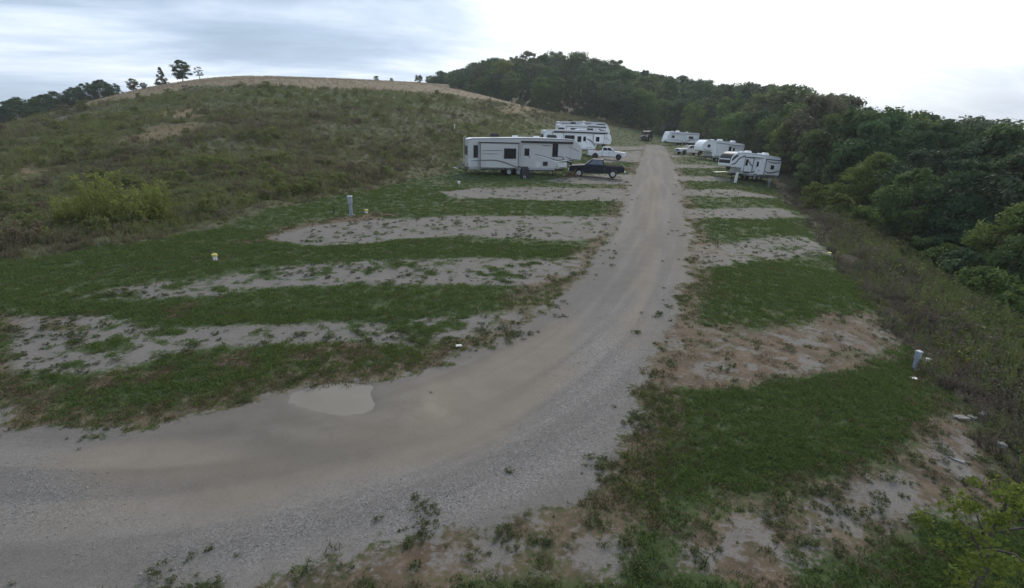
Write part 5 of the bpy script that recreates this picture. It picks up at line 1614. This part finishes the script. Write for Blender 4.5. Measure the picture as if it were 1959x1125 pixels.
def van():
    x, y = PLACE['black']
    t = empty('van', (x, y, gz(x, y) + 0.02), 0, 'black boxy van parked at the far end of the gravel road', 'van', None, Euler((0, 0, R(180 + 62)), 'XYZ'))
    w = 1.02
    pr = [(-2.7, 0.48), (-2.3, 0.46)] + arch(-1.65, 0.46) + [(1.2, 0.46)] + arch(1.75, 0.46) + [(2.4, 0.48), (2.75, 0.55), (2.80, 0.95), (2.65, 1.25), (1.95, 1.42), (1.15, 2.32), (0.8, 2.45), (-2.55, 2.45), (-2.72, 2.2)]
    MB().prism(pr, -w, w).build('body', P_BLACK, t, 0.08, False, 3)
    q = [(1.97, -w, 1.40), (1.97, w, 1.40), (1.13, w, 2.34), (1.13, -w, 2.34)]
    face_panel(q, 0.08, 0.92, 0.08, 0.92, 0.02).build('windscreen', M_GLASS, t)
    for sy in (-1, 1):
        for x0, x1 in ((0.1, 1.2), (-1.1, 0.0), (-2.4, -1.25)):
            MB().box(((x0 + x1) / 2, sy * (w + 0.004), 1.85), (x1 - x0 - 0.08, 0.02, 0.62)).build('side_window', M_GLASS, t, 0.005)
        for xx in (1.75, -1.65):
            wheel(t, xx, sy * (w - 0.14), 0.38, 0.25, M_STEEL)
        MB().box((2.77, sy * 0.76, 1.02), (0.08, 0.36, 0.20)).build('headlight', M_CLEAR, t, 0.02)
        MB().box((1.35, sy * 1.14, 1.50), (0.12, 0.20, 0.24)).build('mirror', M_BLACK, t, 0.03)
        MB().box((-2.70, sy * 0.92, 1.3), (0.06, 0.12, 0.5)).build('tail_light', M_RED, t, 0.01)
    MB().box((2.80, 0, 0.60), (0.16, 1.95, 0.22)).build('front_bumper', M_STEEL, t, 0.04)
    MB().box((2.79, 0, 0.92), (0.05, 1.0, 0.22)).build('grille', M_STEEL, t, 0.01)
van()

# ------------------------------------------------------------------ small things
M_YCAP = plain_mat('yellow_plastic', (0.62, 0.52, 0.16), 0.5, 0, 0.4, 0.1)
M_PVC = plain_mat('white_plastic', (0.70, 0.70, 0.66), 0.5, 0, 0.4, 0.06)
M_CONC = plain_mat('broken_concrete', (0.21, 0.20, 0.185), 0.9, 0, 0.2, 0.25, 7)
M_POLE = plain_mat('weathered_pole', (0.22, 0.21, 0.20), 0.8, 0, 0.3, 0.15)
M_DKBAG = plain_mat('black_cover', (0.012, 0.012, 0.016), 0.5, 0, 0.4, 0.2)

def puddle():
    """muddy water lying in the hollow of the road"""
    pts = smooth_curve(PUDDLE + [PUDDLE[0]], 6)[:-1]
    z = PUD_Z - 0.004
    cx = sum(p[0] for p in pts) / len(pts)
    cy = sum(p[1] for p in pts) / len(pts)
    V = [(cx, cy, z)]
    F = []
    n = len(pts)
    for k in (0.5, 1.36):
        for i, (x, y) in enumerate(pts):
            j = 1 + 0.05 * math.sin(i * 1.7) * (k > 1)
            V.append((cx + (x - cx) * k * j, cy + (y - cy) * k * j, z))
    for i in range(n):
        F.append((0, 1 + i, 1 + (i + 1) % n))
        F.append((1 + i, 1 + n + i, 1 + n + (i + 1) % n, 1 + (i + 1) % n))
    m, nt, bs, out = new_mat('muddy_water')
    tc = N(nt.nodes, 'ShaderNodeTexCoord')
    nz = noise(nt, tc.outputs['Object'], 1.6, 4, 0.5).outputs['Fac']
    nt.links.new(mixc(nt, nz, (0.165, 0.142, 0.110), (0.205, 0.178, 0.142)), bs.inputs['Base Color'])
    bs.inputs['Roughness'].default_value = 0.10
    bs.inputs['IOR'].default_value = 1.33
    bp = N(nt.nodes, 'ShaderNodeBump')
    bp.inputs['Strength'].default_value = 0.05
    bp.inputs['Distance'].default_value = 0.01
    nt.links.new(noise(nt, tc.outputs['Object'], 9, 3, 0.5).outputs['Fac'], bp.inputs['Height'])
    nt.links.new(bp.outputs[0], bs.inputs['Normal'])
    b = MB()
    b.add(V, F)
    o = b.build('puddle', m, None, 0, True)
    o['kind'] = 'structure'
puddle()

def at_place(k, dz=0.0):
    x, y = PLACE[k]
    return (x, y, sz(x, y) + dz)

def pedestal(k, label, h, lean=0.0, rz=0.0, w=1.0):
    t = empty('power_pedestal', at_place(k, -0.02), 0, label, 'power pedestal', 'power pedestals beside the pads', Euler((0, lean, rz), 'XYZ'))
    t.scale = (w, w, 1)
    MB().box((0, 0, h * 0.32), (0.17, 0.13, h * 0.64)).build('post', M_GALV, t, 0.01)
    hd = MB().box((0, 0, h * 0.80), (0.25, 0.20, h * 0.36)).build('meter_box', M_GALV, t, 0.015)
    MB().box((0, -0.105, h * 0.78), (0.19, 0.02, h * 0.26)).build('cover_flap', M_GREYP, hd, 0.005)
    MB().hexa([(-.15, -.13, h * .98), (.15, -.13, h * .98), (.15, .12, h * .98), (-.15, .12, h * .98)], [(-.13, -.10, h * 1.03), (.13, -.10, h * 1.03), (.13, .1, h * 1.05), (-.13, .1, h * 1.05)]).build('lid', M_GREYP, t, 0.01)
    MB().box((0, 0, 0.02), (0.4, 0.35, 0.06)).build('base', M_CONC, t, 0.01)
pedestal('ped_l', 'grey power pedestal on the dirt patch beside the left gravel pad', 1.12)
pedestal('ped_r', 'grey power pedestal on the terrace edge above the right bank', 0.58, R(4), R(20), 0.62)

def pipe_cap(k, label, mat, h=0.24, r=0.10, group='plastic sewer caps standing in the grass'):
    t = empty('sewer_cap', at_place(k, -0.03), 0, label, 'pipe cap', group)
    MB().cyl((0, 0, h * 0.35), r * 0.75, h * 0.7, 'z', 14).build('pipe', M_PVC, t)
    c = MB().cyl((0, 0, h * 0.85), r, h * 0.34, 'z', 16).build('cap', mat, t, 0.01)
    MB().box((0, 0, h * 1.06), (r * 0.7, r * 0.7, h * 0.12)).build('cap_knob', mat, c, 0.005)
pipe_cap('cap1', 'pale yellow pipe cap just right of the left power pedestal', M_YCAP, 0.26, 0.12)
pipe_cap('cap2', 'yellow pipe cap alone in the lawn at the far left', M_YCAP, 0.28, 0.11)
pipe_cap('cap3', 'white pipe cap in the grass behind the nearest left camper', M_PVC, 0.30, 0.13)
pipe_cap('cap4', 'white pipe cap on the bank right of the right power pedestal', M_PVC, 0.13, 0.07)
pipe_cap('cap5', 'small pale pipe cap at the end of the right gravel pad', M_YCAP, 0.18, 0.11)
pipe_cap('disc', 'flat white pipe lid in the grass below the right power pedestal', M_PVC, 0.07, 0.085)

def litter():
    x, y, z = at_place('litter', 0.035)
    t = MB().hexa([(-.12, -.06, -.03), (.13, -.05, -.03), (.12, .06, -.03), (-.12, .07, -.03)], [(-.10, -.05, .05), (.12, -.04, .02), (.11, .05, .04), (-.11, .05, .06)]).build('plastic_jug', M_PVC, None, 0.02)
    t.location = (x, y, z)
    t.rotation_euler = (0, 0, 0.4)
    t.scale = (0.75, 0.75, 0.75)
    tag(t, 'crumpled white plastic scrap in the grass beside the road bend', 'litter')
litter()

def stake(k, name, label, h, r, mat, cat='stake'):
    x, y, z = at_place(k)
    b = MB().tube([(0, 0, -0.1), (0.01, 0, h * 0.6), (0, 0.01, h)], r, 7).box((0, 0, h), (r * 2.6, r * 2.6, r * 1.4))
    o = b.build(name, mat)
    o.location = (x, y, z)
    tag(o, label, cat)
stake('post', 'metal_stake', 'thin dark stake left of the left power pedestal', 0.42, 0.03, M_STEEL)
stake('stake', 'marker_post', 'short pale post standing in the weeds above the left campers', 0.95, 0.08, M_PVC, 'post')

def utility_pole(k, h, label):
    x, y = PLACE[k]
    t = empty('utility_pole', (x, y, gz(x, y) - 0.3), 0.3, label, 'utility pole', 'pale poles before the far treeline')
    MB().cyl((0, 0, h / 2), 0.12, h, 'z', 10, 0.09).build('pole', M_POLE, t)
    a = MB().box((0, 0, h - 0.6), (0.9, 0.10, 0.10)).build('crossarm', M_POLE, t)
    for q in (-0.38, 0.38):
        MB().cyl((q, 0, h - 0.46), 0.05, 0.16, 'z', 8).build('insulator', M_GREYP, a)
utility_pole('pole1', 3.6, 'pale utility pole in front of the far treeline, left one')
utility_pole('pole2', 2.7, 'pale utility pole near the right end of the far treeline')

def bicycle(k, label, paint, rz, lean):
    t = empty('bicycle', at_place(k, 0.02), 0, label, 'bicycle', 'bicycles behind the nearest left camper', Euler((lean, 0, rz), 'XYZ'))
    for x in (-0.52, 0.52):
        w = MB().torus((x, 0, 0.33), 0.31, 0.024, 'y', 24, 6).build('wheel', M_TYRE, t, 0, True)
        s = MB()
        for q in range(8):
            a = q * math.pi / 8
            s.tube([(x - math.cos(a) * 0.3, 0, 0.33 - math.sin(a) * 0.3), (x + math.cos(a) * 0.3, 0, 0.33 + math.sin(a) * 0.3)], 0.004, 4)
        s.cyl((x, 0, 0.33), 0.03, 0.1, 'y', 8)
        s.build('spokes', M_RIM, w)
    f = MB()
    A, B, Cc, D = (-0.52, 0, 0.33), (-0.05, 0, 0.30), (-0.18, 0, 0.82), (0.38, 0, 0.80)
    for p, q in ((A, B), (A, Cc), (B, Cc), (B, D), (Cc, D), (D, (0.52, 0, 0.33))):
        f.tube([p, q], 0.022, 6)
    f.build('frame', paint, t)
    MB().tube([(0.38, 0, 0.80), (0.36, 0, 0.98)], 0.016).tube([(0.30, -0.28, 1.0), (0.36, 0, 0.98), (0.30, 0.28, 1.0)], 0.016).build('handlebar', M_RIM, t)
    MB().hexa([(-.34, -.04, .90), (-.06, -.02, .90), (-.06, .02, .90), (-.34, .04, .90)], [(-.36, -.08, .95), (-.06, -.025, .94), (-.06, .025, .94), (-.36, .08, .95)]).tube([(-0.18, 0, 0.8), (-0.2, 0, 0.92)], 0.015).build('saddle', M_BLACK, t)
    MB().cyl((-0.05, 0, 0.30), 0.09, 0.02, 'y', 14).box((-0.05, 0.09, 0.16), (0.03, 0.02, 0.2)).box((-0.05, -0.09, 0.44), (0.03, 0.02, 0.2)).build('pedals', M_STEEL, t)
bicycle('bike1', 'bluish bicycle leaning in the weeds left of the nearest camper', plain_mat('blue_frame', (0.10, 0.15, 0.28), 0.35, 0, 0.5), R(25), R(28))
bicycle('bike2', 'pale bicycle leaning against the rear of the nearest left camper', plain_mat('silver_frame', (0.42, 0.42, 0.44), 0.35, 0.3, 0.5), R(-20), R(-20))

def grill():
    t = empty('covered_grill', at_place('grill', -0.01), R(15), 'black covered grill standing before the nearest left camper\'s wheels', 'grill')
    MB().hexa([(-.45, -.32, 0), (.45, -.32, 0), (.45, .32, 0), (-.45, .32, 0)], [(-.42, -.28, .85), (.42, -.28, .85), (.42, .28, .85), (-.42, .28, .85)]).build('cover', M_DKBAG, t, 0.06)
    MB().hexa([(-.40, -.27, .85), (.40, -.27, .85), (.40, .27, .85), (-.40, .27, .85)], [(-.28, -.12, 1.12), (.28, -.12, 1.12), (.28, .18, 1.12), (-.28, .18, 1.12)]).build('lid', M_DKBAG, t, 0.05)
    MB().torus((-0.12, -0.36, 0.14), 0.11, 0.03).build('wheel', M_RIM, t, 0, True)
    for x in (0.55, 0.78):
        MB().tube([(x, -0.1, 0), (x, -0.1, 0.5), (x + 0.15, -0.1, 0.72)], 0.02).build('side_shelf_leg', M_STEEL, t)
grill()

def woodpile():
    x0, y0, z0 = at_place('wood')
    rs = random.Random(3)
    k = 0
    for lay in range(4):
        n = 7 - lay
        for i in range(n):
            L = rs.uniform(0.38, 0.52)
            r = rs.uniform(0.07, 0.10)
            b = MB()
            m = rs.choice((3, 4, 5))
            pts = [(math.cos(2 * math.pi * j / m + 0.4) * r, math.sin(2 * math.pi * j / m + 0.4) * r) for j in range(m)]
            V = [(a, -L / 2, c) for a, c in pts] + [(a * 0.95, L / 2, c * 0.95) for a, c in pts]
            b.add(V, [tuple(range(m)), tuple(range(2 * m - 1, m - 1, -1))] + [((j + 1) % m, j, j + m, (j + 1) % m + m) for j in range(m)])
            o = b.build('firewood_log', M_WOOD if rs.random() < 0.7 else M_BARKB, None, 0.008)
            o.location = (x0 + (i - (n - 1) / 2) * 0.21 + rs.uniform(-.05, .05), y0 + rs.uniform(-.18, .18), z0 + 0.07 + lay * 0.14)
            o.rotation_euler = (rs.uniform(-.15, .15), rs.uniform(0, 6.28), rs.uniform(-.5, .5))
            tag(o, f"{'split' if m < 5 else 'round'} firewood log, {ORD[i]} from the left in the {('bottom', 'second', 'third', 'top')[lay]} layer of the heap", 'log', 'firewood heap under the camper nose')
woodpile()

def rocks():
    for i, (k, s, label) in enumerate((('slab1', (0.34, 0.18, 0.07), 'broken pale concrete slab at the left of three on the bank edge'),
                                       ('slab2', (0.24, 0.17, 0.06), 'broken pale concrete slab in the middle of three on the bank edge'),
                                       ('slab3', (0.26, 0.20, 0.08), 'grey broken concrete slab at the right of three on the bank edge'),
                                       ('slab4', (0.30, 0.14, 0.04), 'flat grey stone half sunk in the bare ground'),
                                       ('rock', (0.17, 0.14, 0.12), 'pale rounded rock alone near the right edge of the bank'))):
        rs = random.Random(60 + i)
        bm = bmesh.new()
        bmesh.ops.create_cube(bm, size=1)
        bmesh.ops.subdivide_edges(bm, edges=bm.edges[:], cuts=2, use_grid_fill=True)
        for v in bm.verts:
            v.co = Vector((v.co.x * s[0] * (1 + rs.uniform(-.22, .22)), v.co.y * s[1] * (1 + rs.uniform(-.22, .22)), v.co.z * s[2] * (1 + rs.uniform(-.2, .2))))
        me = bpy.data.meshes.new('slab')
        bm.to_mesh(me)
        bm.free()
        me.materials.append(M_CONC)
        o = link('concrete_slab' if k != 'rock' else 'rock', me)
        b = o.modifiers.new('bevel', 'BEVEL')
        b.width = 0.02
        o.location = at_place(k, s[2] * 0.3)
        o.rotation_euler = (rs.uniform(-.15, .15), rs.uniform(-.1, .2), rs.uniform(-.6, .6))
        tag(o, label, 'stone' if k in ('rock', 'slab4') else 'concrete slab')
rocks()

def right_camp():
    # folding table and white support before the nearest right camper
    t = empty('folding_table', at_place('table', 0.0), R(20), 'white folding table under the nose of the nearest right camper', 'table')
    MB().box((0, 0, 0.72), (2.3, 0.75, 0.05)).build('tabletop', M_PVC, t, 0.01)
    for x in (-0.95, 0.95):
        for y in (-0.3, 0.3):
            MB().tube([(x, y, 0), (x * 0.95, y, 0.7)], 0.02).build('leg', M_GREYP, t)
    x, y, z = at_place('wpost')
    p = MB().hexa([(-.16, -.14, 0), (.16, -.14, 0), (.16, .14, 0), (-.16, .14, 0)], [(.02, -.14, 1.45), (.34, -.14, 1.45), (.34, .14, 1.45), (.02, .14, 1.45)])
    o = p.build('slanted_stand', M_PVC, None, 0.02)
    o.location = (x, y, z - 0.03)
    tag(o, 'white slanted stand leaning before the nearest right camper', 'stand')
    t = empty('power_pedestal', at_place('barrel', -0.02), R(20), 'grey power pedestal at the rear of the nearest right camper', 'power pedestal', 'power pedestals beside the pads')
    MB().box((0, 0, 0.35), (0.2, 0.16, 0.75)).build('post', M_GALV, t, 0.01)
    MB().box((0, 0, 0.90), (0.32, 0.26, 0.42)).build('meter_box', M_GALV, t, 0.015)
right_camp()

def haze():
    m = bpy.data.materials.new('haze')
    m.use_nodes = True
    nt = m.node_tree
    nt.nodes.clear()
    out = N(nt.nodes, 'ShaderNodeOutputMaterial')
    v = N(nt.nodes, 'ShaderNodeVolumePrincipled')
    v.inputs['Color'].default_value = (0.86, 0.90, 0.95, 1)
    v.inputs['Density'].default_value = 0.00035
    v.inputs['Anisotropy'].default_value = 0.2
    nt.links.new(v.outputs[0], out.inputs['Volume'])
    o = MB().box((0, 300, -130), (5200, 5200, 380)).build('haze', m)
    tag(o, 'faint moist haze over the whole valley', 'haze', kind='stuff')
haze()
